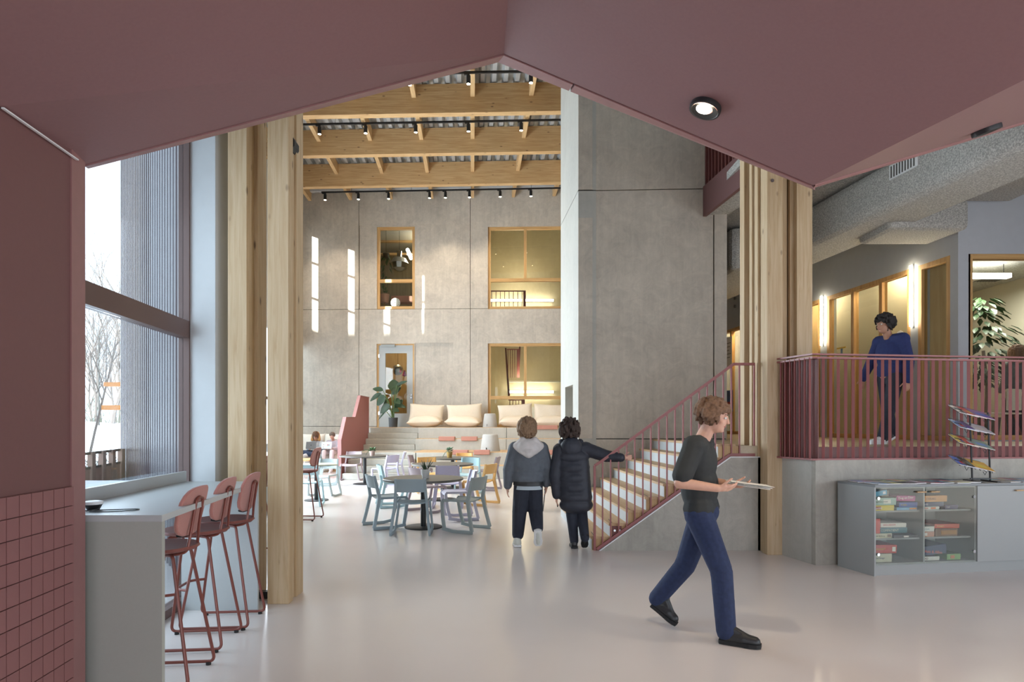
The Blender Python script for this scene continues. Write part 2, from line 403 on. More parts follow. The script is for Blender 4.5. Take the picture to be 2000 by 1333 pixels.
# hall's glazed left side
def wh(Y): return -5.46 - .1 * Y
hw = struct_empty('wall_hall_left', (wh(16), 16, 0))
def hseg(b, y0, y1, z0, z1, d0=-.06, d1=0): b.plan([(wh(y0) + d0, y0), (wh(y0) + d1, y0), (wh(y1) + d1, y1), (wh(y1) + d0, y1)], z0, z1)
b = MB(); hseg(b, 10.4, 22.9, 0, .25); b.build('plinth', M['white_wall'], hw, w=True, fix=True)
b = MB(); hseg(b, 10.4, 22.9, 4.45, 5.12); b.build('spandrel', M['white_wall'], hw, w=True, fix=True)
b = MB(); hseg(b, 10.4, 22.9, 8.62, 10.3); b.build('lintel', M['white_wall'], hw, w=True, fix=True)
sl = [22.0, 20.41, 18.86, 17.31]; cuts = []
for y in sl: cuts.append((y - .17, y + .17) if y > 18 else (y - .09, y + .05))
cuts = sorted(cuts); y = 10.4
for c0, c1 in cuts + [(22.9, 23)]:
    b = MB(); hseg(b, y, c0, 5.12, 8.62); b.build('pier', M['white_wall'], hw, w=True, fix=True); y = c1
for c0, c1 in cuts:
    b = MB(); hseg(b, c0, c1, 5.12, 8.62, -.035, -.03); b.build('pane', M['glass'], hw, w=True, fix=True)
    b = MB()
    for z in (6.30, 7.60): hseg(b, c0, c1, z, z + .08, -.05, -.01)
    b.build('slit_bars', M['frame_br'], hw, w=True, fix=True)
for i in range(9):
    y0 = 10.42 + i * 1.38
    b = MB(); hseg(b, y0, y0 + .08, .25, 4.45, -.08, .02); b.build('mullion', M['frame_br'], hw, w=True, fix=True)
b = MB(); hseg(b, 10.4, 22.9, 2.3, 2.38, -.07, .01); b.build('transom', M['frame_br'], hw, w=True, fix=True)
b = MB(); hseg(b, 10.4, 22.9, .25, 4.45, -.035, -.03); b.build('pane', M['glass'], hw, w=True, fix=True)

# far wall: cast panels with joints, window and door openings
def fwY(X): return 22.4 - .035 * (X + 2)
def FW(px, py):
    r = (px - 1000) / F; Y = 22.33 / (1 + .035 * r); return r * Y, CH + (HZ - py) / F * Y
def grid_wall(b, x0, x1, z0, z1, holes, yf, t0, t1, g=.006):
    xs = sorted({x0, x1} | {min(max(v, x0), x1) for h in holes for v in (h[0], h[1])}); zs = sorted({z0, z1} | {min(max(v, z0), z1) for h in holes for v in (h[2], h[3])})
    for j in range(len(zs) - 1):
        run = None
        for i in range(len(xs) - 1):
            cx, cz = (xs[i] + xs[i + 1]) / 2, (zs[j] + zs[j + 1]) / 2
            solid = not any(h[0] < cx < h[1] and h[2] < cz < h[3] for h in holes) and xs[i + 1] - xs[i] > 1e-4 and zs[j + 1] - zs[j] > 1e-4
            if solid: run = (run[0] if run else xs[i], xs[i + 1])
            if run and (not solid or i == len(xs) - 2):
                p, q = run
                b.hexa([(p, yf(p) + t0, zs[j]), (q, yf(q) + t0, zs[j]), (q, yf(q) + t1, zs[j]), (p, yf(p) + t1, zs[j])],
                       [(p, yf(p) + t0, zs[j + 1]), (q, yf(q) + t0, zs[j + 1]), (q, yf(q) + t1, zs[j + 1]), (p, yf(p) + t1, zs[j + 1])])
                run = None
def rect(p0, p1):  # px box on far wall -> x0,x1,z0,z1
    a = FW(*p0); b_ = FW(*p1); return (a[0], b_[0], b_[1], a[1])
Ha = rect((736, 443), (810, 603)); Hd = rect((735.5, 672), (809, 835)); Hb = rect((953, 443), (1130, 603)); Hc = rect((953, 671), (1130, 835))
Hd = (Hd[0], Hd[1], 1.44, Hd[3]); Hc = (Hc[0], Hc[1], 1.44, Hc[3])
Ra = rect((701, 441), (885, 603.5)); Rd = rect((810, 670), (885, 835)); Rd = (Rd[0], Rd[1], 1.44, Rd[3])
holes = [Ha, Hd, Hb, Hc]
wf = struct_empty('wall_far', (-2, 22.4, 0))
x1j, x2j = FW(701, 600)[0], FW(918.5, 600)[0]; zj = FW(800, 604)[1]
for (xa, xb) in ((-8.3, x1j), (x1j, x2j), (x2j, 3.4)):
    for (za, zb) in ((0, 1.48), (1.48, zj), (zj, 10.3)):
        b = MB(); grid_wall(b, xa + .009, xb - .009, za + .008, zb - .008, holes + [Ra, Rd], fwY, 0, .25)
        b.build('panel', M['conc'], wf, w=True, fix=True)
b = MB(); grid_wall(b, Ra[0] + .02, Ra[1], Ra[2] + .01, Ra[3], [(Ha[0], Ha[1], Ha[2] - 1, Ha[3])], fwY, .018, .25); b.build('panel', M['conc'], wf, w=True, fix=True)
b = MB(); grid_wall(b, Rd[0], Rd[1], Rd[2], Rd[3], [], fwY, .035, .25); b.build('panel', M['conc'], wf, w=True, fix=True)
b = MB(); grid_wall(b, -8.3, 3.4, 0, 10.3, holes, fwY, .2, .32); b.build('joint_backing', M['joint'], wf, w=True, fix=True)

def framed(name, H, bars_v, bars_h, fw=.10, y0=.06, dep=.12, mat='frame_w', yf=fwY):
    e = struct_empty(name, ((H[0] + H[1]) / 2, yf((H[0] + H[1]) / 2), H[2]))
    X0, X1, Z0, Z1 = H
    def bar(xa, xb, za, zb, nm):
        b = MB(); b.hexa([(xa, yf(xa) + y0, za), (xb, yf(xb) + y0, za), (xb, yf(xb) + y0 + dep, za), (xa, yf(xa) + y0 + dep, za)], [(xa, yf(xa) + y0, zb), (xb, yf(xb) + y0, zb), (xb, yf(xb) + y0 + dep, zb), (xa, yf(xa) + y0 + dep, zb)])
        return b.build(nm, M['frame_w'] if zb - za > xb - xa else M['frame_wx'], e, w=True, fix=True)
    bar(X0, X0 + fw, Z0, Z1, 'jamb'); bar(X1 - fw, X1, Z0, Z1, 'jamb'); bar(X0 + fw, X1 - fw, Z1 - fw, Z1, 'head'); bar(X0 + fw, X1 - fw, Z0, Z0 + fw, 'sill')
    for x, za, zb in bars_v: bar(x - .05, x + .05, za, zb, 'mullion')
    for z in bars_h: bar(X0 + fw, X1 - fw, z - .06, z + .06, 'rail')
    xs = [X0 + fw] + [v[0] for v in bars_v] + [X1 - fw]; zs = [Z0 + fw] + list(bars_h) + [Z1 - fw]
    for j in range(len(zs) - 1):
        cx = xs if any(v[1] <= (zs[j] + zs[j + 1]) / 2 <= v[2] for v in bars_v) else [xs[0], xs[-1]]
        for i in range(len(cx) - 1):
            p, q = cx[i], cx[i + 1]
            b = MB(); b.hexa([(p, yf(p) + y0 + .06, zs[j]), (q, yf(q) + y0 + .06, zs[j]), (q, yf(q) + y0 + .066, zs[j]), (p, yf(p) + y0 + .066, zs[j])], [(p, yf(p) + y0 + .06, zs[j + 1]), (q, yf(q) + y0 + .06, zs[j + 1]), (q, yf(q) + y0 + .066, zs[j + 1]), (p, yf(p) + y0 + .066, zs[j + 1])])
            b.build('pane', M['glass2'], e, w=True, fix=True)
    return e
z548 = FW(800, 548)[1]; z777 = FW(1000, 777)[1]; xm = FW(1026, 500)[0]
framed('window_2', Ha, [], [z548])
framed('window_3', Hb, [(xm, z548, Hb[3] - .1)], [z548])
framed('window_4', Hc, [(xm, z777, Hc[3] - .1)], [z777])
# far door: oak frame, white leaf with a glazed slot, closer, handle
dr = struct_empty('door_1', ((Hd[0] + Hd[1]) / 2, 22.46, 1.44))
def fb(b, xa, xb, ya, yb, za, zb):
    b.hexa([(xa, fwY(xa) + ya, za), (xb, fwY(xb) + ya, za), (xb, fwY(xb) + yb, za), (xa, fwY(xa) + yb, za)], [(xa, fwY(xa) + ya, zb), (xb, fwY(xb) + ya, zb), (xb, fwY(xb) + yb, zb), (xa, fwY(xa) + yb, zb)]); return b
for (xa, xb, za, zb) in ((Hd[0], Hd[0] + .07, 1.44, Hd[3]), (Hd[1] - .06, Hd[1], 1.44, Hd[3]), (Hd[0] + .07, Hd[1] - .06, Hd[3] - .05, Hd[3])):
    fb(MB(), xa, xb, .05, .17, za, zb).build('door_frame', M['frame_w'], dr, w=True, fix=True)
g0, g1 = FW(752, 690), FW(794, 808)
b = MB(); grid_wall(b, Hd[0] + .07, Hd[1] - .06, 1.45, Hd[3] - .05, [(g0[0], g1[0], g1[1], g0[1])], fwY, .07, .12); lf = b.build('leaf', plain('door_grey_white', c(180, 182, 180), .6), dr, w=True, fix=True)
fb(MB(), g0[0], g1[0], .09, .096, g1[1], g0[1]).build('pane', M['glass2'], dr, w=True, fix=True)
a = FW(744, 678); bb_ = FW(771, 673); fb(MB(), a[0], bb_[0], .0, .06, a[1], bb_[1]).build('door_closer', M['cab'], dr, w=True, fix=True)
h = FW(803, 772); b = MB(); b.cyl((h[0], 22.44, h[1]), (h[0], 22.5, h[1]), .035); b.cyl((h[0], 22.43, h[1]), (h[0] - .14, 22.43, h[1]), .013); b.cyl((h[0], 22.45, h[1] - .1), (h[0], 22.5, h[1] - .1), .03); b.build('door_handle', M['chrome'], dr, w=True)
b = MB()
for z in (1.9, 2.4, 4.0): fb(b, Hd[0] + .06, Hd[0] + .10, .03, .07, z, z + .12)
b.build('hinge', M['chrome'], dr, w=True)

# rooms behind the far wall
rm = M['cream']
def room(name, x0, x1, y0, y1, z0, z1, mats, back='cream'):
    e = struct_empty(name, ((x0 + x1) / 2, y1, z0)); t = .1
    for nm, bx, m in (('back', (x0, x1, y1, y1 + t, z0, z1), back), ('side', (x0 - t, x0, y0, y1 + t, z0, z1), mats), ('side', (x1, x1 + t, y0, y1 + t, z0, z1), mats), ('slab', (x0 - t, x1 + t, y0, y1 + t, z0 - t, z0), 'conc2'), ('soffit', (x0 - t, x1 + t, y0, y1 + t, z1, z1 + t), 'conc2')):
        MB().box(*bx).build(nm, M[mats] if isinstance(m, str) and m == 'mat' else M[m], e, w=True)
    return e
M['stairwell'] = concrete('stairwell_concrete', c(204, 192, 160), k=.08)
room('wall_stairwell', -1.25, 2.9, 22.8, 25.6, 1.44, 10.2, 'stairwell', 'stairwell')
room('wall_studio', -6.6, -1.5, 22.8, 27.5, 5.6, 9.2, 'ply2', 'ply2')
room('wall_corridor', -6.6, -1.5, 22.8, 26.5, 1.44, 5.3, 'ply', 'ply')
lamp('stairwell_lamp', 'POINT', (.3, 24.4, 7.6), 34, (1, .86, .62), .3)
lamp('stairwell_lamp_low', 'POINT', (.3, 24.4, 3.4), 26, (1, .84, .58), .3)
lamp('studio_lamp', 'POINT', (-3.6, 25, 8.6), 40, (1, .86, .62), .3)
lamp('corridor_lamp', 'POINT', (-4.4, 24.6, 4.7), 35, (1, .78, .45), .3)

# tribune: seating tiers and stair flights, cast in concrete
tb = struct_empty('trim_tribune', (-2, 18, 0))
HR = .18
def sy(k): return 17.1 + .3 * (k - 1) if k <= 4 else 19.7 + .3 * (k - 5)
for k in range(1, 9):      # stairs part: own block per step
    xl = xat(668, 17.1) if k <= 4 else xat(700 + (k - 5) * 1.5, 19.7)
    xr = xat(806, 17.5) if k <= 4 else xat(813, 20)
    y1 = 22.6
    b = MB(); b.box(xl, xr, sy(k), y1, HR * (k - 1) + .001, HR * k); b.build('step', M['conc2'], tb, w=True, bevel=.012)
for (h0, h1, y0) in ((0, .36, 17.4), (.36, .72, 18.0), (.72, 1.08, 19.7), (1.08, 1.44, 20.3)):
    xl = xat(807, 17.5) if h1 < .8 else xat(813.5, 20)
    xs = [xl, .62 if h1 > .8 else -1.6 + xl * 0, 3.2] if h1 > .8 else [xl, .9, 3.2]
    xs[1] = xat(989, 19.7) if h1 > .8 else xat(1010, 18)
    for i in range(2): MB().box(xs[i] + .006, xs[i + 1] - .006, y0, 22.6, h0 + .001, h1).build('tier', M['conc2'], tb, w=True, bevel=.01)
for (y0, y1, z, xl) in ((18.0, 19.7, .72, xat(807, 18)), (19.7, 20.3, 1.08, xat(813.5, 20)), (20.3, 22.3, 1.44, xat(813.5, 20)), (17.4, 18, .36, xat(807, 18))):
    MB().box(xl + .01, 3.1, y0 + .01, y1 - .01, z, z + .012).build('tread_board', M['oak'], tb, w=True)
MB().box(xat(702, 20.6), xat(813, 20.6), 20.62, 22.3, 1.44, 1.452).build('tread_board', M['oak'], tb, w=True)

# pink stepped balustrade wall beside the stair
pl = [(17.09, 0), (17.09, 1.11), (17.6, 1.74), (18.62, 1.757), (19.27, 2.44), (20.45, 2.44), (20.45, 0)]
bal = thing('stair_balustrade', 'solid pink stepped balustrade wall beside the concrete stair', 'balustrade', (-4.8, 18.7, 0))
MB().prism([(-4.83, y, z) for y, z in pl], (.07, 0, 0)).build('panel', M['rail'], bal, w=True, fix=True)
b = MB(); 
for i in range(1, 5):
    (ya, za), (yb, zb) = pl[i], pl[i + 1]
    b.prism([(-4.845, ya, za), (-4.745, ya, za), (-4.745, yb, zb), (-4.845, yb, zb)], (0, 0, .02))
b.build('cap_strip', M['pink_trim'], bal, w=True, fix=True)
MB().box(-4.845, -4.745, 17.07, 17.1, 0, 1.12).build('edge_strip', M['pink_trim'], bal, w=True)

# concrete core with cast panels and a niche in its side
def cY(X): return 10.4 - .045 * (X - 1.118)
core = struct_empty('wall_core', (2.3, 10.5, 0))
b = MB(); b.plan([(1.125, cY(1.12) + .06), (3.6, cY(3.6) + .06), (3.6, 12.2), (1.28, 12.2), (1.405, 10.7)], 0, 10.3); b.build('core_body', M['joint'], core, w=True, fix=True)
def cp(x0, x1, z0, z1, d=0, m='conc'):
    b = MB(); g = .008; x0 += g; x1 -= g; z0 += g; z1 -= g
    b.hexa([(x0, cY(x0) - d, z0), (x1, cY(x1) - d, z0), (x1, cY(x1) + .08, z0), (x0, cY(x0) + .08, z0)], [(x0, cY(x0) - d, z1), (x1, cY(x1) - d, z1), (x1, cY(x1) + .08, z1), (x0, cY(x0) + .08, z1)])
    b.build('panel', M[m], core, w=True, fix=True)
XA, XB, XC, XD = 1.112, 1.365, 3.38, 3.6
cp(XA, XB, 5.5, 10.3, .03); cp(XB, XC, 5.5, 10.3); cp(XA, XB, 1.3, 5.04, .03); cp(XC, XD, 1.3, 5.3, .02); cp(XC, XD, 5.3, 10.3, .0)
b = MB(); g = .008
for x0, x1, z0, z1 in ((XB + g, XC - g, 1.308, 5.492), (XA + g, XB + g, 5.048, 5.492)):
    b.hexa([(x0, cY(x0), z0), (x1, cY(x1), z0), (x1, cY(x1) + .08, z0), (x0, cY(x0) + .08, z0)], [(x0, cY(x0), z1), (x1, cY(x1), z1), (x1, cY(x1) + .08, z1), (x0, cY(x0) + .08, z1)])
b.build('panel', M['conc'], core, w=True, fix=True)
cp(XA, XB, 0, 1.3, .0); cp(XB, XD, 0, 1.3, .0)
# side face of the core with niche
def sX(Y): return 1.976 - .0825 * Y
def sp(y0, y1, z0, z1, nm='side_panel'):
    MB().plan([(sX(y0) , y0), (sX(y0) + .3, y0), (sX(y1) + .3, y1), (sX(y1), y1)], z0, z1).build(nm, M['conc2'], core, w=True, fix=True)
sp(10.375, 12.2, 5.508, 10.3); sp(10.375, 12.2, 2.25, 5.492); sp(10.375, 10.88, 0, 2.25); sp(11.68, 12.2, 0, 2.25)
MB().plan([(sX(10.8) + .28, 10.8), (sX(10.8) + .32, 10.8), (sX(11.7) + .32, 11.7), (sX(11.7) + .28, 11.7)], 0, 2.3).build('niche_back', M['conc'], core, w=True, fix=True)

# roof: beams, joists, corrugated deck
rf = struct_empty('ceiling', (-2, 15, 10.1))
SLP = .018
def bz(X): return SLP * (X + 2.0)
for Zb in (13.13, 15.43, 17.7, 20.0):
    hb = 9.37; x0, x1 = -8.0, 3.3
    b = MB(); b.hexa([(x0, Zb, hb + bz(x0)), (x1, Zb, hb + bz(x1)), (x1, Zb + .2, hb + bz(x1)), (x0, Zb + .2, hb + bz(x0))], [(x0, Zb, 10.1 + bz(x0)), (x1, Zb, 10.1 + bz(x1)), (x1, Zb + .2, 10.1 + bz(x1)), (x0, Zb + .2, 10.1 + bz(x0))])
    b.build('beam', M['wood_x'], rf, w=True, fix=True)
jp = 0
for k in range(-4, 4):
    for (ya, yb) in ((13.33, 15.43), (15.63, 17.7), (17.9, 20.0), (20.2, 22.3)):
        xa, xb = 1.475 * k - .0642 * ya, 1.475 * k - .0642 * yb
        if xa < wh(ya) + .1: continue
        z0, z1 = 9.76 + bz(xa), 10.09 + bz(xa)
        MB().hexa([(xa - .055, ya, z0), (xa + .055, ya, z0), (xb + .055, yb, z0), (xb - .055, yb, z0)], [(xa - .055, ya, z1), (xa + .055, ya, z1), (xb + .055, yb, z1), (xb - .055, yb, z1)]).build('joist', M['wood_y'], rf, w=True, fix=True)
b = MB(); p = .29; n = int(12.2 / p)
pr = []
for i in range(n):
    x = -8.5 + i * p; pr += [(x, 0), (x + .1, 0), (x + .145, .13), (x + .245, .13)]
pr.append((-8.5 + n * p, 0))
v = []; f = []
for (x, z) in pr: v.append((x + .0642 * 0 - .0642 * 4, 4.0, 10.11 + z + bz(x))); v.append((x - .0642 * 22.7, 22.7, 10.11 + z + bz(x)))
for i in range(len(pr) - 1): f.append((2 * i, 2 * i + 1, 2 * i + 3, 2 * i + 2))
b.add(v, f); b.build('corrugated_deck', M['metal_deck'], rf, w=True)
MB().box(-10, 14.5, 4.0, 29, 10.55, 10.75).build('roof_slab', M['white_wall'], rf, w=True)
MB().hexa([(-8.2, 22.1, 9.93), (3.2, 21.75, 10.0), (3.2, 21.9, 10.0), (-8.2, 22.25, 9.93)], [(-8.2, 22.1, 10.1), (3.2, 21.75, 10.15), (3.2, 21.9, 10.15), (-8.2, 22.25, 10.1)]).build('edge_flashing', M['white_wall'], rf, w=True, fix=True)

# pink folded soffit over the camera
L = at(163, 322, 3.18); T = at(984, 105, 3.7); R = at(1587, 362, 3.9); E = at(2000, 238, 4.3)
Lb = Vector((-2.096, 2.516, 2.844)); Lc = Vector((-1.32, -5.2, 2.82))
Tb = Vector((.001, 2.851, 3.775)); Tc = Vector((.48, -5.2, 3.775))
Rb = Vector((2.13, 2.558, 2.975)); Rc = Vector((3.35, -5.2, 2.9))
ev = (E - R); Ee = R + ev * 4.4; Ebb = Rb + ev * 4.4; Ecc = Rc + ev * 3.6
sf = struct_empty('ceiling_soffit', T)
def slab(nm, quads, m, up=.06):
    b = MB()
    for q in quads: b.prism([Vector(p) for p in q], (0, 0, up))
    return b.build(nm, M[m], sf, w=True, fix=False)
slab('soffit_panel', [(L, T, Tb, Lb), (Lb, Tb, Tc, Lc)], 'pink')
slab('soffit_panel', [(T, R, Rb, Tb), (Tb, Rb, Rc, Tc)], 'pink')
slab('soffit_panel', [(R, Ee, Ebb, Rb), (Rb, Ebb, Ecc, Rc)], 'pink')
L2 = at(172, 330, 3.26); T2 = at(973, 122, 3.83); R2 = at(1592, 372, 4.0); J = .215
g_ = Vector((0, .012, -.004))
slab('edge_trim', [(L + g_, L2, T2, T + g_)], 'pink_trim', .5)
def mix(a, b, t): return a * (1 - t) + b * t
slab('edge_trim', [(T + g_, T2, mix(T2, R2, J), mix(T, R, J) + g_)], 'pink_trim', .5)
slab('edge_trim', [(mix(T, R, J + .006) + g_, mix(T2, R2, J + .006), R2, R + g_)], 'pink_trim', .5)
E2 = Ee + Vector((0, .05, 0)); slab('edge_trim', [(R + Vector((.02, .006, 0)), R + Vector((.03, .045, 0)), E2, Ee + Vector((0, .01, 0)))], 'pink_trim', .5)
MB().box(-3.2, 14, 3.95, 4.1, 4.05, 10.5).build('wall_front_upper', M['white_wall'], kind='structure')
MB().box(-3.2, 14, -6, 4.1, 5.4, 5.6).build('ceiling_roof_near', M['white_wall'], kind='structure')
# shadow-gap line between near left wall and soffit
Le = Vector((-2.148, 3.03, 2.852)); MB().prism([Lb + Vector((.004, 0, -.009)), Lb + Vector((.004, 0, -.003)), Le + Vector((0, 0, -.003)), Le + Vector((0, 0, -.009))], (.012, 0, 0)).build('trim_3', M['white'], kind='structure', fix=True)
# walls behind the camera
for i, x in enumerate((-2.2, .3, 2.8, 5.3, 7.8)):
    MB().box(x, x + .4, -5.5, -5.2, 0, 3.4).build('wall_back' if i == 0 else 'wall_back_pier', M['white_wall'], kind='structure')
MB().box(-3, 10, -5.5, -5.2, 3.0, 5.4).build('wall_back_upper', M['white_wall'], kind='structure')
MB().box(9.8, 10, -5.5, 7.5, 0, .6).build('wall_right_low', M['white_wall'], kind='structure')
MB().box(9.8, 10, -5.5, 9.6, 3.2, 5.4).build('wall_right_upper', M['white_wall'], kind='structure')
MB().box(9.8, 10, 4.2, 9.6, 0, 5.4).build('wall_right', M['white_wall'], kind='structure')
# ------------------------------------------------------------------ raised deck on the right
O2 = Vector((3.32, 6.72, 0)); ex = Vector((.9912, .1328, 0)); ey = Vector((-.24, .97, 0))
def P2(u, v, z=0): return O2 + ex * u + ey * v + Vector((0, 0, z))
dk = struct_empty('floor_deck', O2)
ds = struct_empty('wall_deck_front', O2)
MB().prism([P2(0, 0), P2(7, 0), P2(7, .25), P2(.0, .25)], (0, 0, 1.15)).build('wall_panel', M['conc3'], ds, w=True, fix=True)
MB().prism([P2(-.002, .06), P2(.0, .8), P2(.2, .8), P2(.2, .26), P2(.01, .26)], (0, 0, 1.15)).build('wall_panel', M['conc2'], ds, w=True, fix=True)
MB().prism([(2.535, 7.56, 1.0), (3.13, 7.5, 1.0), (3.34, 6.85, 1.0), (10.3, 7.8, 1.0), (10.3, 22, 1.0), (3.62, 22, 1.0), (3.62, 10.4, 1.0), (2.535, 10.42, 1.0)], (0, 0, .28)).build('deck_slab', M['deckfloor'], dk, w=True, fix=True)
# stair to the deck
st = struct_empty('trim_stair', (1.0, 7.55, 0)); RS = .1625
def stx(k): return .9815 + .222 * (k - 1)
for k in range(1, 9):
    x = stx(k); y0 = 7.56; y1 = 10.36; dx = -.056 * (y1 - y0); xe = 2.6
    b = MB(); b.plan([(x, y0), (xe, y0), (xe, y1), (x + dx, y1)], RS * (k - 1), RS * k - .03); b.build('riser_block', M['white_wall'], st, w=True, fix=True)
    xn = x + .25 if k < 8 else 2.75
    b = MB(); b.plan([(x - .012, y0 - .005), (xn, y0 - .005), (xn + dx, y1), (x + dx - .012, y1)], RS * k - .03, RS * k); b.build('tread', M['oak'], st, w=True, fix=True)
    b = MB(); b.box(x + .002, xe, y0 - .012, y0 - .001, max(0, RS * (k - 1)), RS * k - .03); b.build('end_panel', M['oak_side'], st, w=True)
    MB().box(x + .03, x + .037, y0 + .05, y0 + .33, RS * k, RS * k + .003).build('grip_strip', M['black'], st, w=True)
cs = at(1172, 1075, 7.54); ce = at(1425, 894, 7.54)
MB().prism([(cs.x, 7.50, 0), (3.06, 7.50, 0), (3.06, 7.50, ce.z), (ce.x, 7.50, ce.z)], (0, .045, 0)).build('curb', M['conc3'], st, w=True, fix=True)
MB().prism([(cs.x - .02, 7.495, .0), (cs.x, 7.495, 0), (ce.x, 7.495, ce.z), (3.06, 7.495, ce.z), (3.06, 7.495, ce.z + .012), (ce.x - .006, 7.495, ce.z + .012)], (0, .05, 0)).build('curb_edge', M['white'], st, w=True, fix=True)
MB().box(2.535, 3.08, 7.535, 7.549, 1.14, 1.28).build('end_panel', M['oak_side'], st, w=True)

# stair railing
sr = thing('stair_railing', 'red-brown steel railing climbing beside the short stair', 'railing', (.985, 7.52, 0))
YR = 7.515
top = [at(1161.6, 1073, YR), at(1161.6, 910, YR), at(1173, 903, YR), at(1433.4, 711.5, YR), at(1475, 711.5, YR)]
def flatbar(b, p, q, w=.03, t=.012):   # bar in the xz plane
    p, q = Vector(p), Vector(q); d = (q - p).normalized(); n = Vector((-d.z, 0, d.x)) * (w / 2)
    b.prism([p + n, q + n, q - n, p - n], (0, t, 0))
b = MB()
for i in range(1, 4): flatbar(b, top[i], top[i + 1], .032, .03)
b.build('handrail', M['rail'], sr, w=True, fix=True)
b = MB(); bot = [at(1166, 1077, YR), at(1426, 889, YR), at(1475, 889, YR)]; bot[0].z = .012
for i in range(2): flatbar(b, bot[i], bot[i + 1], .035, .03)
b.build('bottom_rail', M['rail'], sr, w=True, fix=True)
b = MB(); flatbar(b, (top[0].x, YR, 0), top[1], .028, .03); b.build('end_post', M['rail'], sr, w=True, fix=True)
def hz(px):  # rail top y and bottom y at column px
    ty = 903 + (711.5 - 903) * (px - 1173) / (1433.4 - 1173) if px < 1433.4 else 711.5
    by = 1077 + (889 - 1077) * (px - 1166) / (1426 - 1166) if px < 1426 else 889
    return ty, by
px = 1177.2
while px < 1480:
    q = px if px < 1460 else 1474
    ty, by = hz(q); p0, p1 = at(q, by, YR), at(q, ty, YR)
    MB().box(p0.x - .008, p0.x + .008, YR + .004, YR + .028, p0.z, p1.z).build('baluster', M['rail'], sr, w=True)
    px += 15.75 if px < 1430 else 17.8
for (pa, pb) in (((1196, 1052), (1215, 1029)), ((1441, 887), (1461, 873))):
    a, q = at(*pa, YR), at(*pb, YR)
    pt = MB().box(a.x, q.x, YR + .03, YR + .042, a.z, q.z).build('anchor_plate', M['rail_d'], sr, w=True)
    for t in (.28, .78): MB().cyl((a.x + (q.x - a.x) * t, YR + .024, a.z + (q.z - a.z) * .62), (a.x + (q.x - a.x) * t, YR + .032, a.z + (q.z - a.z) * .62), .014).build('bolt', M['chrome'], pt, w=True)

# deck railing: front run and short side run, flat bars
dr2 = thing('deck_railing', 'red-brown flat-bar railing along the raised deck', 'railing', P2(0, 0, 1.15))
def run(fn, u0, u1, pitch, ang, kick=True, nm='baluster', dark=False):
    u = u0; proto = None
    while u < u1:
        p = fn(u)
        b = MB(); b.obox((0, 0, .56), (.031, .009, 1.12))
        if proto is None: proto = b.build(nm, M['rail'], dr2)
        else: proto = proto.copy(); COL.objects.link(proto)
        proto.location = p - dr2.location + Vector((0, 0, 1.16)); proto.rotation_euler = (0, 0, ang); u += pitch
fr = lambda u: O2 + ex * u + ey * .0 + Vector((-.03, .02, 0))
run(lambda u: fr(u), .135, 5.0, .0895, radians(-32))
run(lambda v: O2 + Vector((-.03, .02, 0)) + Vector((-.29, .957, 0)) * v, .03, .62, .075, radians(38))
a0 = O2 + Vector((-.035, 0, 0)); sd = Vector((-.29, .957, 0))
for z, t in ((1.148, .02), (2.265, .02), (2.305, .018)):
    w_ = Vector((0, .055, 0))
    MB().prism([a0 + Vector((0, 0, z)), a0 + ex * 5.2 + Vector((0, 0, z)), a0 + ex * 5.2 + w_ + Vector((0, 0, z)), a0 + w_ + Vector((0, 0, z))], (0, 0, t)).build('flat_rail', M['rail'], dr2, w=True, fix=True)
    MB().prism([a0 + Vector((0, 0, z)), a0 + Vector((.055, .0, z)), a0 + sd * .66 + Vector((.055, 0, z)), a0 + sd * .66 + Vector((0, 0, z))], (0, 0, t)).build('flat_rail', M['rail'], dr2, w=True, fix=True)
MB().prism([a0 + Vector((.05, .10, 1.165)), a0 + Vector((.05, .10, 1.165)) + ex * 5.2, a0 + Vector((.05, .11, 1.165)) + ex * 5.2, a0 + Vector((.05, .11, 1.165))], (0, 0, .125)).build('kick_plate', M['rail_d'], dr2, w=True, fix=True)
MB().prism([a0 + Vector((.07, .02, 1.165)), a0 + Vector((.08, .02, 1.165)), a0 + sd * .66 + Vector((.08, 0, 1.165)), a0 + sd * .66 + Vector((.07, 0, 1.165))], (0, 0, 1.1)).build('side_sheet', M['rail_d'], dr2, w=True, fix=True)

# timber column clusters
def column(name, label, posts, H, z0=0, base=None):
    e = thing(name, label, 'column', (posts[0][0], posts[0][2], z0))
    for x0, x1, y0, y1, nm in posts:
        b = MB(); b.box(x0, x1, y0, y1, z0, H); b.build(nm, M['wood'], e, w=True, bevel=.004)
    return e
sk = -.03
cb = column('timber_column', 'pale glulam column, nearest to the bar stools', [(-2.097, -1.915, 5.265, 5.375, 'post'), (-2.08, -1.945, 5.375, 5.49, 'filler'), (-2.11, -1.925, 5.49, 5.665, 'post')], 9.4)
ca = column('timber_column', 'pale glulam column standing behind the far end of the bar counter', [(-2.462, -2.298, 5.32, 5.43, 'post'), (-2.45, -2.325, 5.43, 5.54, 'filler'), (-2.47, -2.292, 5.54, 5.74, 'post')], 9.4)
MB().box(-2.29, -2.10, 5.43, 5.5, .0, .06).build('base_shoe', M['black'], ca, w=True)
MB().cyl((-2.0, 5.40, 4.02), (-2.0, 5.52, 4.02), .09).build('wall_speaker', M['black'], cb, w=True)
cc = column('timber_column', 'large glulam column cluster at the corner of the raised deck', [(3.012, 3.195, 7.25, 7.40, 'post'), (3.03, 3.22, 7.40, 7.50, 'filler'), (3.0, 3.2, 7.50, 7.66, 'post')], 5.3)
for x0, x1, y0, y1 in ((3.375, 3.56, 7.28, 7.45),): MB().box(x0, x1, y0, y1, 1.15, 5.3).build('post', M['wood'], cc, w=True, bevel=.004)
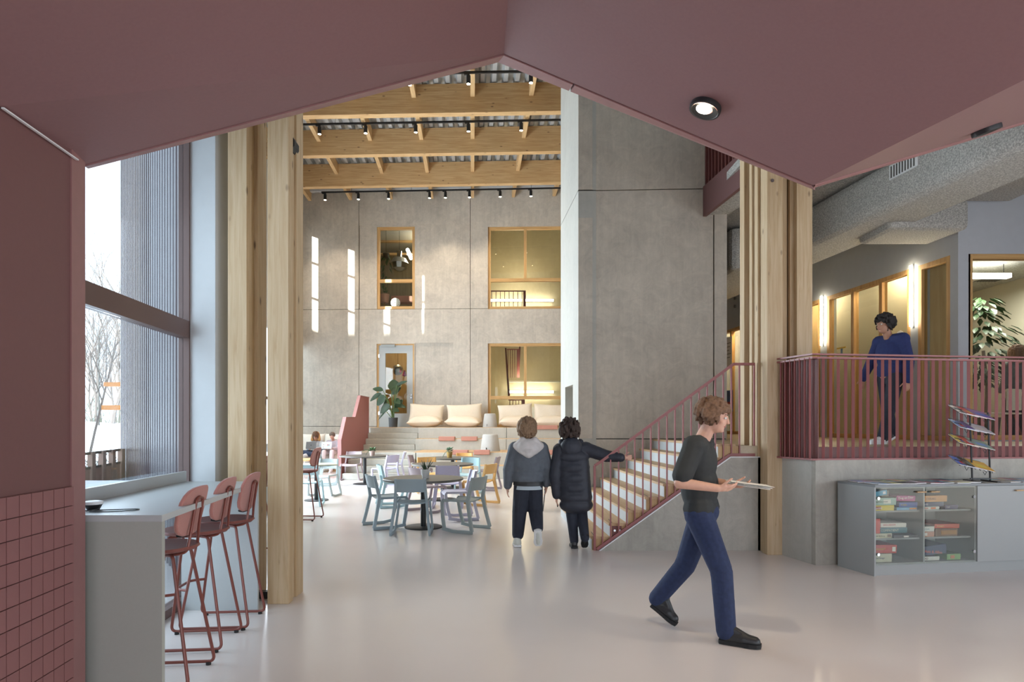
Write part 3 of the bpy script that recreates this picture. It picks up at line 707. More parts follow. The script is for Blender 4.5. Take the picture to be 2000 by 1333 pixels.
for x0, x1, y0, y1 in ((3.24, 3.31, 7.40, 7.5), (3.33, 3.40, 7.36, 7.5), (2.975, 3.03, 7.62, 7.7)): MB().box(x0, x1, y0, y1, 1.15 if x0 > 3.1 else 0, 5.3).build('filler', M['wood'], cc, w=True)
MB().cyl((3.07, 7.24, 4.42), (3.07, 7.25, 4.42), .02).build('bolt', M['chrome'], cc, w=True)
column('timber_column', 'narrow glulam post beyond the stair head, left of the large column', [(2.985, 3.06, 7.9, 8.05, 'post'), (3.06, 3.13, 7.95, 8.05, 'filler')], 5.3, 1.28)

# upper-floor edge beam, louvre and balustrade
eb = struct_empty('trim_edge_beam', (3.2, 10.3, 5.05))
def el(Y): return 3.19 + .115 * (10.4 - Y)
MB().plan([(el(10.3), 10.3), (el(4.2), 4.2), (el(4.2) + .06, 4.2), (el(10.3) + .06, 10.3)], 5.03, 5.53).build('edge_beam', M['pink_wall'], eb, w=True, fix=True)
MB().plan([(el(10.3) + .065, 10.3), (el(4.2) + .065, 4.2), (el(4.2) + .5, 4.2), (el(10.3) + .42, 10.3)], 5.06, 5.4).build('sprayed_edge', M['spray'], eb, w=True, fix=True)
lv = thing('louvre_screen', 'maroon vertical louvre screen above the pink edge beam', 'screen', (3.3, 10.2, 5.53))
for i in range(9):
    Y = 10.28 - i * .12; MB().box(el(Y) + .03, el(Y) + .1, Y - .02, Y + .02, 5.53, 7.2).build('slat', M['rail_d'], lv, w=True)
MB().plan([(el(10.3) + .11, 10.3), (el(9.1) + .11, 9.1), (el(9.1) + .13, 9.1), (el(10.3) + .13, 10.3)], 5.53, 7.2).build('backing', M['rail_d'], lv, w=True, fix=True)
MB().box(3.3, 14, 4.1, 22, 5.30, 5.42).build('ceiling_right', M['spray'], kind='structure')
MB().box(3.45, 3.6, 12.2, 22.6, 0, 10.3).build('wall_hall_right', M['conc'], kind='structure')
MB().box(8.0, 14, 18.2, 18.4, 0, 5.3).build('wall_deck_end', M['grey_wall'], kind='structure')
MB().box(3.6, 8, 18.2, 18.4, 0, 5.3).build('wall_deck_end', M['grey_wall'], kind='structure')
# sprayed ducts
def duct(label, pts, bev=.12):
    e = MB().prism(pts[0], pts[1]).build('air_duct', M['spray'], label=label, cat='duct', fix=True, bevel=bev); return e
def dA(Y): return 5.08 - .14 * (Y - 10.4)
duct('long main air duct coated in sprayed grey insulation under the deck ceiling', ([(dA(5), 5, 4.6), (dA(16), 16, 4.6), (dA(16) + .95, 16, 4.6), (dA(5) + .95, 5, 4.6)], (0, 0, .68)))
duct('short branch duct reaching from the main duct to the grey wall', ([(5.7, 9.25, 4.5), (5.7, 10.15, 4.5), (6.87, 10.15, 4.5), (6.94, 9.3, 4.5)], (0, 0, .48)), .08)
duct('sprayed duct at the upper right above the meeting room window', ([(6.75, 5, 4.98), (6.95, 9.5, 4.98), (7.7, 9.5, 4.98), (7.55, 5, 4.98)], (0, 0, .3)), .06)
duct('distant sprayed duct between the concrete wall and the timber column', ([(4.1, 11.5, 4.45), (3.9, 17.5, 4.45), (4.2, 17.5, 4.45), (4.8, 11.5, 4.45)], (0, 0, .8)), .1)
vg = thing('vent_grille', 'white ventilation grille on the side of the main duct', 'vent', (dA(8.4) - .01, 8.4, 5.05))
MB().plan([(dA(8.15) - .015, 8.15), (dA(8.65) - .015, 8.65), (dA(8.65) + .01, 8.65), (dA(8.15) + .01, 8.15)], 4.98, 5.18).build('frame', M['white'], vg, w=True, fix=True)
for i in range(9):
    Y = 8.2 + i * .05; MB().box(dA(Y) - .022, dA(Y) - .014, Y, Y + .02, 5.0, 5.16).build('slat', M['dark_wall'], vg, w=True)

# glazed grey wall of the rooms along the deck
def wr(Y): return 7.963 - .107 * Y
wrr = struct_empty('wall_deck_side', (wr(11), 11, 1.28))
Hs = [(9.71, 10.37), (10.54, 12.85), (13.08, 15.2), (15.6, 18.0)]
ys = [9.57]
for a, q in Hs: ys += [a, q]
ys.append(18.3)
def ws(b, y0, y1, z0, z1, d0, d1): b.plan([(wr(y0) + d0, y0), (wr(y0) + d1, y0), (wr(y1) + d1, y1), (wr(y1) + d0, y1)], z0, z1)
for i in range(0, len(ys), 2):
    b = MB(); ws(b, ys[i], ys[i + 1], 1.28, 4.22, 0, .2); b.build('pier', M['grey_wall'], wrr, w=True, fix=True)
b = MB(); ws(b, 9.57, 18.3, 4.22, 5.3, 0, .2); b.build('upper_wall', M['grey_wall'], wrr, w=True, fix=True)
n = 5
for gi, (a, q) in enumerate(Hs):
    e = struct_empty('window_%d' % (5 + gi), (wr((a + q) / 2), (a + q) / 2, 1.28))
    def bar(y0, y1, z0, z1, nm):
        b = MB(); ws(b, y0, y1, z0, z1, .0, .1); b.build(nm, M['frame_w'], e, w=True, fix=True)
    f_ = .075
    bar(a, a + f_, 1.28, 4.22, 'jamb'); bar(q - f_, q, 1.28, 4.22, 'jamb'); bar(a + f_, q - f_, 4.14, 4.22, 'head'); bar(a + f_, q - f_, 1.28, 1.36, 'sill')
    ms = {1: [11.27, 12.05], 2: [14.1], 3: [16.5, 17.2]}.get(gi, [])
    for m_ in ms: bar(m_ - .04, m_ + .04, 1.36, 4.14, 'mullion')
    yy = [a + f_] + ms + [q - f_]
    for i in range(len(yy) - 1):
        b = MB(); ws(b, yy[i], yy[i + 1], 1.36, 4.14, .05, .056); b.build('pane', M['glass2'], e, w=True, fix=True)
for Y, lab in ((10.47, 'vertical LED tube between the last two deck windows on the right'), (12.97, 'vertical LED tube behind the timber column, further left on the deck wall')):
    e = thing('wall_tube_light', lab, 'light', (wr(Y) - .02, Y, 3.22), group='vertical LED tubes on the deck wall')
    MB().box(wr(Y) - .03, wr(Y) - .0, Y - .02, Y + .02, 3.2, 4.27).build('mount', M['white'], e, w=True)
    MB().cyl((wr(Y) - .045, Y, 3.22), (wr(Y) - .045, Y, 4.25), .024).build('tube', M['led_w'], e, w=True)
# plywood cabinets behind that glazing
pr_ = struct_empty('wall_plywood', (wr(14) + .8, 14, 1.28))
def wp(Y): return wr(Y) + .85
yv = [10.5, 11.3, 12.1, 12.9, 13.9, 14.9, 16.2, 18.1]
for i in range(len(yv) - 1):
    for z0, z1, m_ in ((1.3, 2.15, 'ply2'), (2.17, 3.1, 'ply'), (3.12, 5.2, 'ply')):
        MB().plan([(wp(yv[i]), yv[i] + .01), (wp(yv[i + 1]), yv[i + 1] - .01), (wp(yv[i + 1]) + .1, yv[i + 1] - .01), (wp(yv[i]) + .1, yv[i] + .01)], z0, z1).build('panel', M[m_], pr_, w=True, fix=True)
MB().plan([(wr(10.5) + .2, 10.46), (wp(10.5) + .1, 10.46), (wp(10.5) + .1, 10.5), (wr(10.5) + .2, 10.5)], 1.28, 5.2).build('panel', M['ply'], pr_, w=True, fix=True)
for Y in (11.6, 14, 16.8): lamp('cabinet_lamp', 'POINT', (wr(Y) + .45, Y, 4.5), 60, (1, .80, .50), .08)
# front-facing meeting room window wall
MX0 = wr(9.57)
wm = struct_empty('wall_meeting', (8.5, 9.57, 1.28))
b = MB(); grid_wall(b, MX0, 10.2, 1.28, 5.3, [(7.10, 9.9, 1.3, 4.2)], lambda x: 9.555, 0, .15); b.build('wall_panel', M['grey_wall'], wm, w=True, fix=True)
framed('window_9', (7.10, 9.9, 1.3, 4.2), [(8.9, 1.4, 4.1)], [], .075, .0, .12, yf=lambda x: 9.57)
mr = struct_empty('wall_meeting_room', (9, 14, 1.28))
MB().box(7.2, 12.5, 14.2, 14.4, 1.28, 4.6).build('back', M['cream'], mr, w=True)
MB().box(6.95, 12.5, 9.75, 14.4, 4.5, 4.6).build('soffit', M['spray'], mr, w=True)
MB().box(10.3, 10.4, 9.7, 14.4, 1.28, 4.6).build('side', M['cream'], mr, w=True)
MB().box(9.1, 10.25, 14.12, 14.2, 2.2, 3.7).build('wall_screen', M['black'], mr, w=True)
MB().plan([(7.66, 10.55), (7.1, 14.2), (7.2, 14.2), (7.76, 10.55)], 1.28, 4.5).build('side', M['cream'], mr, w=True, fix=True)
lamp('meeting_lamp', 'AREA', (9, 11.6, 4.3), 60, (1, .96, .86), 1.4, .3)
lt = thing('ceiling_light_bar', 'long bright LED bar light inside the meeting room', 'light', (8.75, 11.3, 4.3))
MB().box(8.35, 9.15, 11.25, 11.37, 4.24, 4.32).build('diffuser', M['led_c'], lt, w=True)
for x in (8.45, 9.05): MB().cyl((x, 11.31, 4.32), (x, 11.31, 4.5), .006).build('cable', M['black'], lt, w=True)
vg = thing('vent_grille', 'dark ceiling vent behind the LED bar in the meeting room', 'vent', (9.75, 12.3, 4.48))
z_ = 4.47
MB().box(9.35, 9.85, 12.2, 12.5, z_ - .02, z_ + .03).build('frame', M['white'], vg, w=True)
for i in range(8): MB().box(9.38 + i * .058, 9.40 + i * .058, 12.22, 12.48, z_ - .03, z_ - .02).build('slat', M['dark_wall'], vg, w=True)

# ceiling downlights in the soffit
def downlight(label, cen, nrm, r=.088):
    e = thing('downlight', label, 'light', cen); q = Vector(nrm).to_track_quat('-Z', 'Y')
    e.rotation_euler = q.to_euler()
    MB().lathe([(r, -.012), (r * 1.02, 0), (r * 1.0, .02), (r * .84, .02), (r * .82, -.006), (r * .9, -.014), (r, -.012)], seg=32, cap=False).build('trim_ring', M['black'], e, smooth=True)
    MB().lathe([(r * .84, -.012), (r * .55, -.004), (r * .5, -.003)], seg=32, cap=False).build('baffle', M['black'], e, smooth=True)
    MB().cyl((0, r * .12, -.0045), (0, r * .12, -.0035), r * .53, seg=24).build('lens', M['led_w'], e)
    return e
nB = (R - T).cross(Tb - T).normalized(); nB = nB if nB.z < 0 else -nB
def onplane(px, py, P, n):
    d = Vector(((px - 1000) / F, 1, (HZ - py) / F)); o_ = Vector((0, 0, CH)); return o_ + d * ((P - o_).dot(n) / d.dot(n))
p = onplane(1379, 208, T, nB); downlight('round black downlight glowing in the right pink ceiling panel', p + nB * .016, nB)
nC = (Ee - R).cross(Rb - R).normalized(); nC = nC if nC.z < 0 else -nC
p2 = onplane(1926, 251, R, nC); downlight('recessed black downlight seen edge-on at the far right ceiling fold', p2 + nC * .016, nC, .08)
lamp('downlight_glow', 'SPOT', p + nB * .06, 40, (1, .85, .6), .03, direction=(nB.x * .5, nB.y * .5, nB.z), spot=95)
lamp('downlight_glow', 'SPOT', p2 + nC * .06, 30, (1, .85, .6), .03, direction=(0, 0, -1), spot=95)
V_ = lambda *a: Vector(a)
# ------------------------------------------------------------------ outside the window
MB().box(-90, -9.5, -60, 120, -.5, -.12).build('ground_snow', M['snow'], kind='structure')
MB().box(-9.5, -2.9, -60, 4, -.5, -.12).build('ground_snow', M['snow'], kind='structure')
MB().plan([(-9.5, 3.9), (-2.9, 3.9), (-2.9, 5.4), (-6.6, 10.1), (-7.0, 26), (-9.5, 26)], -.3, -.05).build('ground_paving', M['snow'], kind='structure', fix=True)
# snowy bank
v = []; f = []; nx, ny = 22, 14; random.seed(4)
for j in range(ny + 1):
    for i in range(nx + 1):
        x = -60 + 48 * i / nx; y = 14 + 60 * j / ny; d = sqrt((x + 9) ** 2 + y * y)
        z = -.13 + min(1, max(0, (j - .5) / 6)) * (1.9 + .5 * sin(i * .7 + j)) * min(1, max(0, (d - 16) / 26)) * 1.15
        v.append((x, y, z))
for j in range(ny):
    for i in range(nx): a = j * (nx + 1) + i; f.append((a, a + 1, a + nx + 2, a + nx + 1))
MB().add(v, f).build('ground_bank', M['snow'], smooth=True, kind='structure')
# unseen building mass added to keep the low sun off the lower windows
nb = thing('sun_blocker', 'pale sun-blocking mass added outside the view to shade the lower windows', 'building', (-26, -8, 0))
MB().box(-30, -20, -26, 7, -.12, 9.8).build('walls', M['white_wall'], nb, w=True); MB().box(-30, -20, -26, -8, 9.8, 14.5).build('tall_blocker', M['white_wall'], nb, w=True); MB().box(-30.3, -19.7, -26.3, 7.3, 9.8, 10.1).build('roof', M['dark_wall'], nb, w=True)
# bare trees
def tree(x, y, h, seed, label, thin=1.0):
    random.seed(seed); e = thing('bare_tree', label, 'tree', (x, y, 0), group='bare winter trees beyond the snow'); z0 = 1.2
    tr_ = MB(); br = MB()
    def grow(b, p, d, L, r, dep):
        pts = [p]; q = p; dd = d
        for k in range(4):
            dd = (dd + Vector((random.uniform(-.16, .16), random.uniform(-.16, .16), .05))).normalized(); q = q + dd * (L / 4); pts.append(q)
        b.tube(pts, [r * (1 - .14 * i) for i in range(5)], 5 if dep < 2 else 3)
        if dep < 4:
            for k in range((7, 5, 4, 3)[dep]):
                t = random.uniform(.35, 1); i = min(3, int(t * 4)); pp = pts[i] + (pts[i + 1] - pts[i]) * (t * 4 - i)
                a = random.random() * 6.28; nd = (dd * .9 + Vector((cos(a), sin(a), .25)) * .55).normalized()
                grow(br, pp, nd, L * random.uniform(.42, .62), r * .45, dep + 1)
    grow(tr_, Vector((0, 0, z0 - 1.3)), Vector((0, 0, 1)), h, .13 * thin * h / 8, 0)
    tr_.build('trunk', M['bark'], e); br.build('branches', M['bark'], e, kind='stuff')
for i, (px_, Y, h, lb) in enumerate(((213, 46, 10.5, 'tallest bare tree, in the middle of the lower window pane'), (238, 52, 9.5, 'bare tree beside the cladding edge seen through the window'), (184, 50, 7.5, 'smaller bare tree at the left edge of the window view'), (170, 24, 5.5, 'slender young bare tree near the window, left'))):
    tree(xat(px_, Y), Y, h, 20 + i, lb, .6 if i == 3 else 1)
lp = thing('lamp_post', 'thin dark lamp post standing among the bare trees', 'lamp post', (xat(193, 40), 40, 1))
MB().cyl((0, 0, -1), (0, 0, 6.3), .06, .04, 8).build('pole', M['dark_wall'], lp); MB().obox((.25, 0, 6.35), (.6, .15, .08)).build('lantern', M['dark_wall'], lp)
wf2 = thing('timber_beams', 'pair of orange wooden beams outdoors seen through the window', 'beam', (xat(225, 24), 24, 0))
om = emit('lit_orange_wood', (1, 1, 1), 0); om = plain('orange_timber', c(205, 130, 60), .6)
for y0, y1, a, q in ((747, 755, 202, 250), (792, 801, 198, 250)):
    p0, p1 = at(a, y1, 24), at(q, y0, 24); MB().box(p0.x, p1.x, 24, 24.3, p0.z, p1.z).build('beam', om, wf2, w=True)
MB().box(xat(246, 24), xat(250, 24), 24.02, 24.28, -.1, 3.5).build('post', om, wf2, w=True)
fe = thing('slat_fence', 'weathered vertical slat fence with a top rail outside the window', 'fence', (xat(168, 8.4), 8.4, 0))
def fpt(t): return Vector((xat(150, 8.0) * (1 - t) + xat(234, 9.6) * t, 8.0 * (1 - t) + 9.6 * t, 0))
wd = plain('fence_wood', c(172, 142, 128), .8, noise=.12, scale=4)
n = 34
for i in range(n):
    p = fpt(i / n); h = 1.0 + .06 * i / n
    if i == 0: s0 = MB().box(-.013, .013, -.012, .012, 0, 1.0).build('slat', wd, fe)
    else: s0 = s0.copy(); COL.objects.link(s0)
    s0.location = p - fe.location + Vector((0, 0, -.06)); s0.rotation_euler = (0, 0, .9)
for i in range(5):
    p = fpt(i / 4 * .98); MB().box(p.x - .035, p.x + .035, p.y + .02, p.y + .09, -.06, 1.16).build('post', wd, fe, w=True)
for z in (.93, 1.13): a, q = fpt(0), fpt(1); MB().prism([a + Vector((0, 0, z)), q + Vector((0, 0, z)), q + Vector((0, .05, z)), a + Vector((0, .05, z))], (0, 0, .035)).build('rail', M['dark_wall'], fe, w=True, fix=True)
pt = thing('picnic_table', 'white outdoor table right outside the window', 'table', (xat(205, 6.6), 6.6, 0))
MB().plan([(-5.2, 6.35), (-4.0, 6.35), (-4.2, 7.05), (-5.2, 7.05)], .84, .90).build('tabletop', M['snow'], pt, w=True, fix=True, bevel=.01)
for x in (-4.95, -4.35):
    for y in (6.45, 6.9): MB().obox((x, y, .42), (.07, .07, .9)).build('leg', M['cab'], pt, w=True)

for i, (px_, Y, h, lb) in enumerate(((176, 60, 8.5, 'far bare tree low behind the snow at the left of the pane'), (200, 58, 9.5, 'far bare tree behind the lamp post'), (228, 62, 9.0, 'far bare tree above the orange beams'))):
    tree(xat(px_, Y), Y, h, 40 + i, lb, .9)
random.seed(90); b = MB()
for i in range(420):
    x = random.uniform(xat(150, 50), xat(246, 50)); z = random.uniform(1.6, 4.6) * (.6 + .4 * sin(x)); p = V_(x, 50 + random.uniform(-2, 2), z)
    b.cyl(p, p + V_(random.uniform(-.5, .5), 0, random.uniform(.2, .9)), .03, .01, 3)
b.build('hedge_twigs', plain('hedge_twigs', c(112, 118, 100), .9), kind='stuff', label='tangled pale hedge twigs far behind the snow field', cat='hedge')
random.seed(91); b = MB()
for i in range(260):
    x = random.uniform(xat(168, 11), xat(246, 11)); p = V_(x, random.uniform(10.4, 11.6), random.uniform(-.1, .75)); b.cyl(p, p + V_(random.uniform(-.5, .5), random.uniform(-.2, .2), random.uniform(-.1, .5)), .008, .004, 3)
b.build('shrub_twigs', plain('shrub_twigs', c(120, 112, 96), .9), kind='stuff', label='snowy bare shrub twigs behind the slat fence', cat='shrub')
# ------------------------------------------------------------------ track lights in the hall roof
def spot(x, Y, z, label, on=True):
    e = thing('track_spotlight', label, 'light', (x, Y, z), group='track spotlights under the hall roof')
    MB().cyl((0, 0, -.05), (0, 0, -.24), .05, seg=14).build('can', M['black'], e, smooth=True)
    MB().cyl((0, 0, -.241), (0, 0, -.243), .04, seg=14).build('lens', M['led_w'], e)
    MB().box(-.10, .03, -.02, .02, -.03, 0.0).build('adapter', M['black'], e); MB().cyl((0, 0, 0), (0, 0, -.06), .012, seg=8).build('stem', M['black'], e)
    if on: lamp('track_lamp', 'SPOT', (x, Y, z - .26), 135, (1, .86, .68), .05, direction=(0, .0, -1), spot=100)
tracks = [(14.25, 9.67, [800, 915, 1037], 690, 1090, 'nearest'), (16.55, 9.67, [624, 714, 812, 915, 1018], 592, 1096, 'middle'), (21.2, 9.62, [635, 700, 759, 839, 870, 917, 977, 1037], 628, 1096, 'farthest')]
for (Y, z, pxs, a, q, nm) in tracks:
    e = thing('light_track', 'thin black lighting track, the %s of three under the roof' % nm, 'track', (0, Y, z))
    x0, x1 = xat(a, Y), xat(q, Y)
    MB().hexa([(x0, Y - .02, z + bz(x0)), (x1, Y - .02, z + bz(x1)), (x1, Y + .02, z + bz(x1)), (x0, Y + .02, z + bz(x0))], [(x0, Y - .02, z + .05 + bz(x0)), (x1, Y - .02, z + .05 + bz(x1)), (x1, Y + .02, z + .05 + bz(x1)), (x0, Y + .02, z + .05 + bz(x0))]).build('rail', M['black'], e, w=True, fix=True)
    for i in range(4):
        x = x0 + (x1 - x0) * (i + .5) / 4; MB().cyl((x, Y, z + .05 + bz(x)), (x, Y, 10.12 + bz(x)), .006, seg=6).build('hanger', M['black'], e, w=True)
    ords = ['leftmost', 'second', 'third', 'fourth', 'fifth', 'sixth', 'seventh', 'eighth']
    for i, p_ in enumerate(pxs):
        x = xat(p_, Y); spot(x, Y, z - .001 + bz(x), 'black cylinder spotlight, %s from the left on the %s lighting track' % (ords[i] if i else 'first', nm), on=(nm != 'farthest' or i % 2 == 0))

# ------------------------------------------------------------------ bar counter with upstand
def lin(Y): return -1.828 - .1484 * (Y - 3.21)
ct = thing('bar_counter', 'pale grey high bar counter along the window', 'counter', (-2.2, 4.2, 0))
zc = 1.067
def wallx(Y): return wx(Y) + .03 if Y > 3.8 else -2.44 - .0 * Y
MB().plan([(lin(3.21), 3.21), (lin(5.13), 5.13), (wx(5.13) + .015, 5.13), (wx(3.21) + .015, 3.21)], zc - .035, zc).build('worktop', M['counter'], ct, w=True, fix=True, bevel=.002)
MB().plan([(lin(3.21) - .002, 3.212), (lin(3.25) - .002, 3.25), (wx(3.25) + .015, 3.25), (wx(3.21) + .015, 3.212)], 0, zc - .035).build('side_panel', M['counter_shade'], ct, w=True, fix=True)
MB().plan([(lin(5.09), 5.09), (lin(5.13), 5.13), (wx(5.13) + .015, 5.13), (wx(5.09) + .015, 5.09)], 0, zc - .035).build('side_panel', M['counter'], ct, w=True, fix=True)
MB().plan([(wx(3.25) + .015, 3.25), (wx(3.25) + .04, 3.25), (wx(5.13) + .04, 5.13), (wx(5.13) + .015, 5.13)], zc, zc + .085).build('upstand', M['counter'], ct, w=True, fix=True)
sp_ = thing('speakerphone', 'small silver and black puck with a cable on the counter', 'device', (-2.33, 3.42, zc))
MB().lathe([(.03, 0), (.042, .026), (.044, .028), (.044, .03)], seg=24).build('base', M['black'], sp_, smooth=True)
MB().lathe([(.046, .03), (.048, .036), (.046, .046), (.034, .049), (.001, .05)], seg=24).build('cover', M['white'], sp_, smooth=True)
pth = [(.05, -.02, .03), (.062, -.04, .01), (.03, -.10, .004), (.10, -.12, .004), (.20, -.105, .004), (.27, -.04, .004), (.26, -.0, .004), (.16, -.02, .004), (.0, -.07, .004), (-.08, -.10, .004)]
MB().tube(fillet(pth, .05, 4), .0028, 6).build('cable', M['black'], sp_, smooth=True)

# ------------------------------------------------------------------ bar stools
def bar_stool():
    e = thing('bar_stool', '', 'stool')
    ss = .78
    prof = [(.001, -.0), (.14, .0), (.205, .006), (.222, .018), (.214, .032), (.13, .026), (.001, .022)]
    MB().lathe(prof, (0, 0, ss), 28, sx=1.0, sy=.98).build('seat', M['stool_seat'], e, smooth=True, ang=60)
    # backrest: curved oval shell at the +x side
    b = MB(); n = 20; ring = []; vs = []; fs = []
    for side in (0, 1):
        for i in range(n):
            t = 2 * pi * i / n; ct_, st_ = cos(t), sin(t)
            yy = .185 * math.copysign(abs(ct_) ** .62, ct_); zz = .15 * math.copysign(abs(st_) ** .7, st_)
            xx = .20 + .24 * (zz + .0) - .9 * yy * yy + (.022 if side else 0)
            vs.append((xx, yy, zz + 1.02))
    fs = [[i for i in range(n)][::-1], [i + n for i in range(n)]] + [(i, (i + 1) % n, (i + 1) % n + n, i + n) for i in range(n)]
    b.add(vs, fs); b.build('backrest', M['stool_back'], e, fix=True, bevel=.006, smooth=True)
    b = MB(); b.tube([(.20 + .24 * (z - 1.02) - .9 * y * y, y, z) for y, z in [(-.12, .885), (-.06, .873), (0, .87), (.06, .873), (.12, .885)]], .009, 8); b.build('back_edging', M['rubber'], e, smooth=True)
    fw = .2; r = .0105
    for s in (-1, 1):
        p = [(-.10, s * .10, ss - .012), (-.135, s * .12, ss - .02), (-.25, s * fw, .02), (-.255, s * fw, .022), (.255, s * fw, .022), (.25, s * fw, .022), (.13, s * .12, ss - .02), (.10, s * .10, ss - .012)]
        p = [(-.08, s * .10, ss - .012), (-.13, s * .125, ss - .012), (-.25, s * fw, .022), (.25, s * fw, .022), (.13, s * .125, ss - .012), (.08, s * .10, ss - .012)]
        MB().tube(fillet(p, .045, 5), r, 8).build('sled_leg', M['stool'], e, smooth=True)
        p = [(-.10, s * .085, ss - .012), (.13, s * .085, ss - .014), (.19, s * .075, ss + .0), (.205, s * .055, .9), (.235, s * .05, 1.09), (.235, 0, 1.10)]
        MB().tube(fillet(p, .05, 5), .009, 8).build('back_rod', M['stool'], e, smooth=True)
        for x in (-.21, .21): MB().cyl((x, s * fw, 0), (x, s * fw, .02), .016, seg=10).build('foot_glide', M['rubber'], e)
    zf = .30; t = (ss - .012 - zf) / (ss - .034); xf = -.13 - .12 * t; yf_ = .125 + .075 * t
    MB().tube(fillet([(xf, -yf_, zf), (xf - .10, -yf_ * .75, zf + .0), (xf - .10, yf_ * .75, zf), (xf, yf_, zf)], .05, 4), r, 8).build('foot_rest', M['stool'], e, smooth=True)
    return e
bs = bar_stool()
stools = [(-2.135, 3.72, .10, 'rust-red bar stool nearest the camera, cut by the counter panel'), (-2.23, 4.33, .10, 'middle one of the three rust-red bar stools at the counter'), (-2.24, 4.78, .09, 'rust-red bar stool at the far end of the window counter'),
          (-3.38, 10.0, -.05, 'rust-red bar stool in the hall beside the pale square table'), (-3.16, 7.35, .0, 'rust-red bar stool glimpsed through the gap between the timber columns')]
for i, (x, y, rz, lb) in enumerate(stools):
    if i == 0: bs.location = (x, y, 0); bs.rotation_euler = (0, 0, rz); tag(bs, lb, group='rust-red bar stools')
    else: copy_tree(bs, None, (x, y, 0), rz, lb, 'rust-red bar stools')
ht = thing('high_table', 'white high table mostly hidden behind the timber columns', 'table', (-4.1, 9.0, 0))
MB().box(-4.5, -3.75, 8.2, 10.5, 1.03, 1.067).build('tabletop', M['counter'], ht, w=True, bevel=.003)
for y in (8.22, 10.44): MB().box(-4.48, -3.77, y, y + .04, 0, 1.03).build('side_panel', M['counter'], ht, w=True)

# ------------------------------------------------------------------ tables
def round_table(px, Y, r, label, mat='table'):
    e = thing('round_table', label, 'table', (xat(px, Y), Y, 0), group='charcoal round pedestal tables')
    MB().lathe([(r - .02, .705), (r, .715), (r, .735), (r - .004, .74), (.001, .74)], seg=56).build('tabletop', M[mat], e, smooth=True)
    MB().cyl((0, 0, .012), (0, 0, .71), .042, seg=20).build('pedestal', M['black'], e, smooth=True)
    MB().lathe([(r * .47, 0), (r * .47, .012), (r * .45, .018), (.001, .02)], seg=40).build('base', M['black'], e, smooth=True)
    MB().cyl((0, 0, .69), (0, 0, .704), .16, seg=20).build('mounting_plate', M['black'], e)
    return e
round_table(827, 9.22, .6, 'charcoal round table in front, with a white pot of snake plant')
round_table(864.5, 12.6, .63, 'charcoal round table in the middle, directly behind the front one')
round_table(884, 15.0, .65, 'charcoal round table holding the mustard pot, nearest the tribune')
round_table(712.5, 15.95, .64, 'charcoal round table on the left holding the small pink pot')
e = thing('square_table', 'small pale-topped table with rounded corners at the left edge', 'table', (-3.98, 12.5, 0), .5)
b = MB(); rr = .36; pts = []
for sx_, sy_, a0_ in ((1, 1, 0), (-1, 1, 90), (-1, -1, 180), (1, -1, 270)):
    pts += [(sx_ * (rr - .08) + .08 * cos(radians(a0_ + t)), sy_ * (rr - .08) + .08 * sin(radians(a0_ + t))) for t in (0, 30, 60, 90)]
MB().plan(pts, .715, .74).build('tabletop', plain('pale_table_top', c(168, 166, 148), .5), e, fix=True, bevel=.003)
MB().cyl((0, 0, .01), (0, 0, .715), .042, seg=16).build('pedestal', M['black'], e, smooth=True); MB().cyl((0, 0, 0), (0, 0, .015), .24, seg=28).build('base', M['black'], e)
e = thing('low_table', 'brown-edged low table in front of the two seated girls', 'table', (-5.9, 17.6, 0))
MB().cyl((0, 0, .52), (0, 0, .56), .48, seg=36).build('tabletop', M['oak_side'], e, smooth=True)
for a in range(3): MB().cyl((.3 * cos(a * 2.1), .3 * sin(a * 2.1), 0), (.22 * cos(a * 2.1), .22 * sin(a * 2.1), .52), .015).build('leg', M['white'], e)

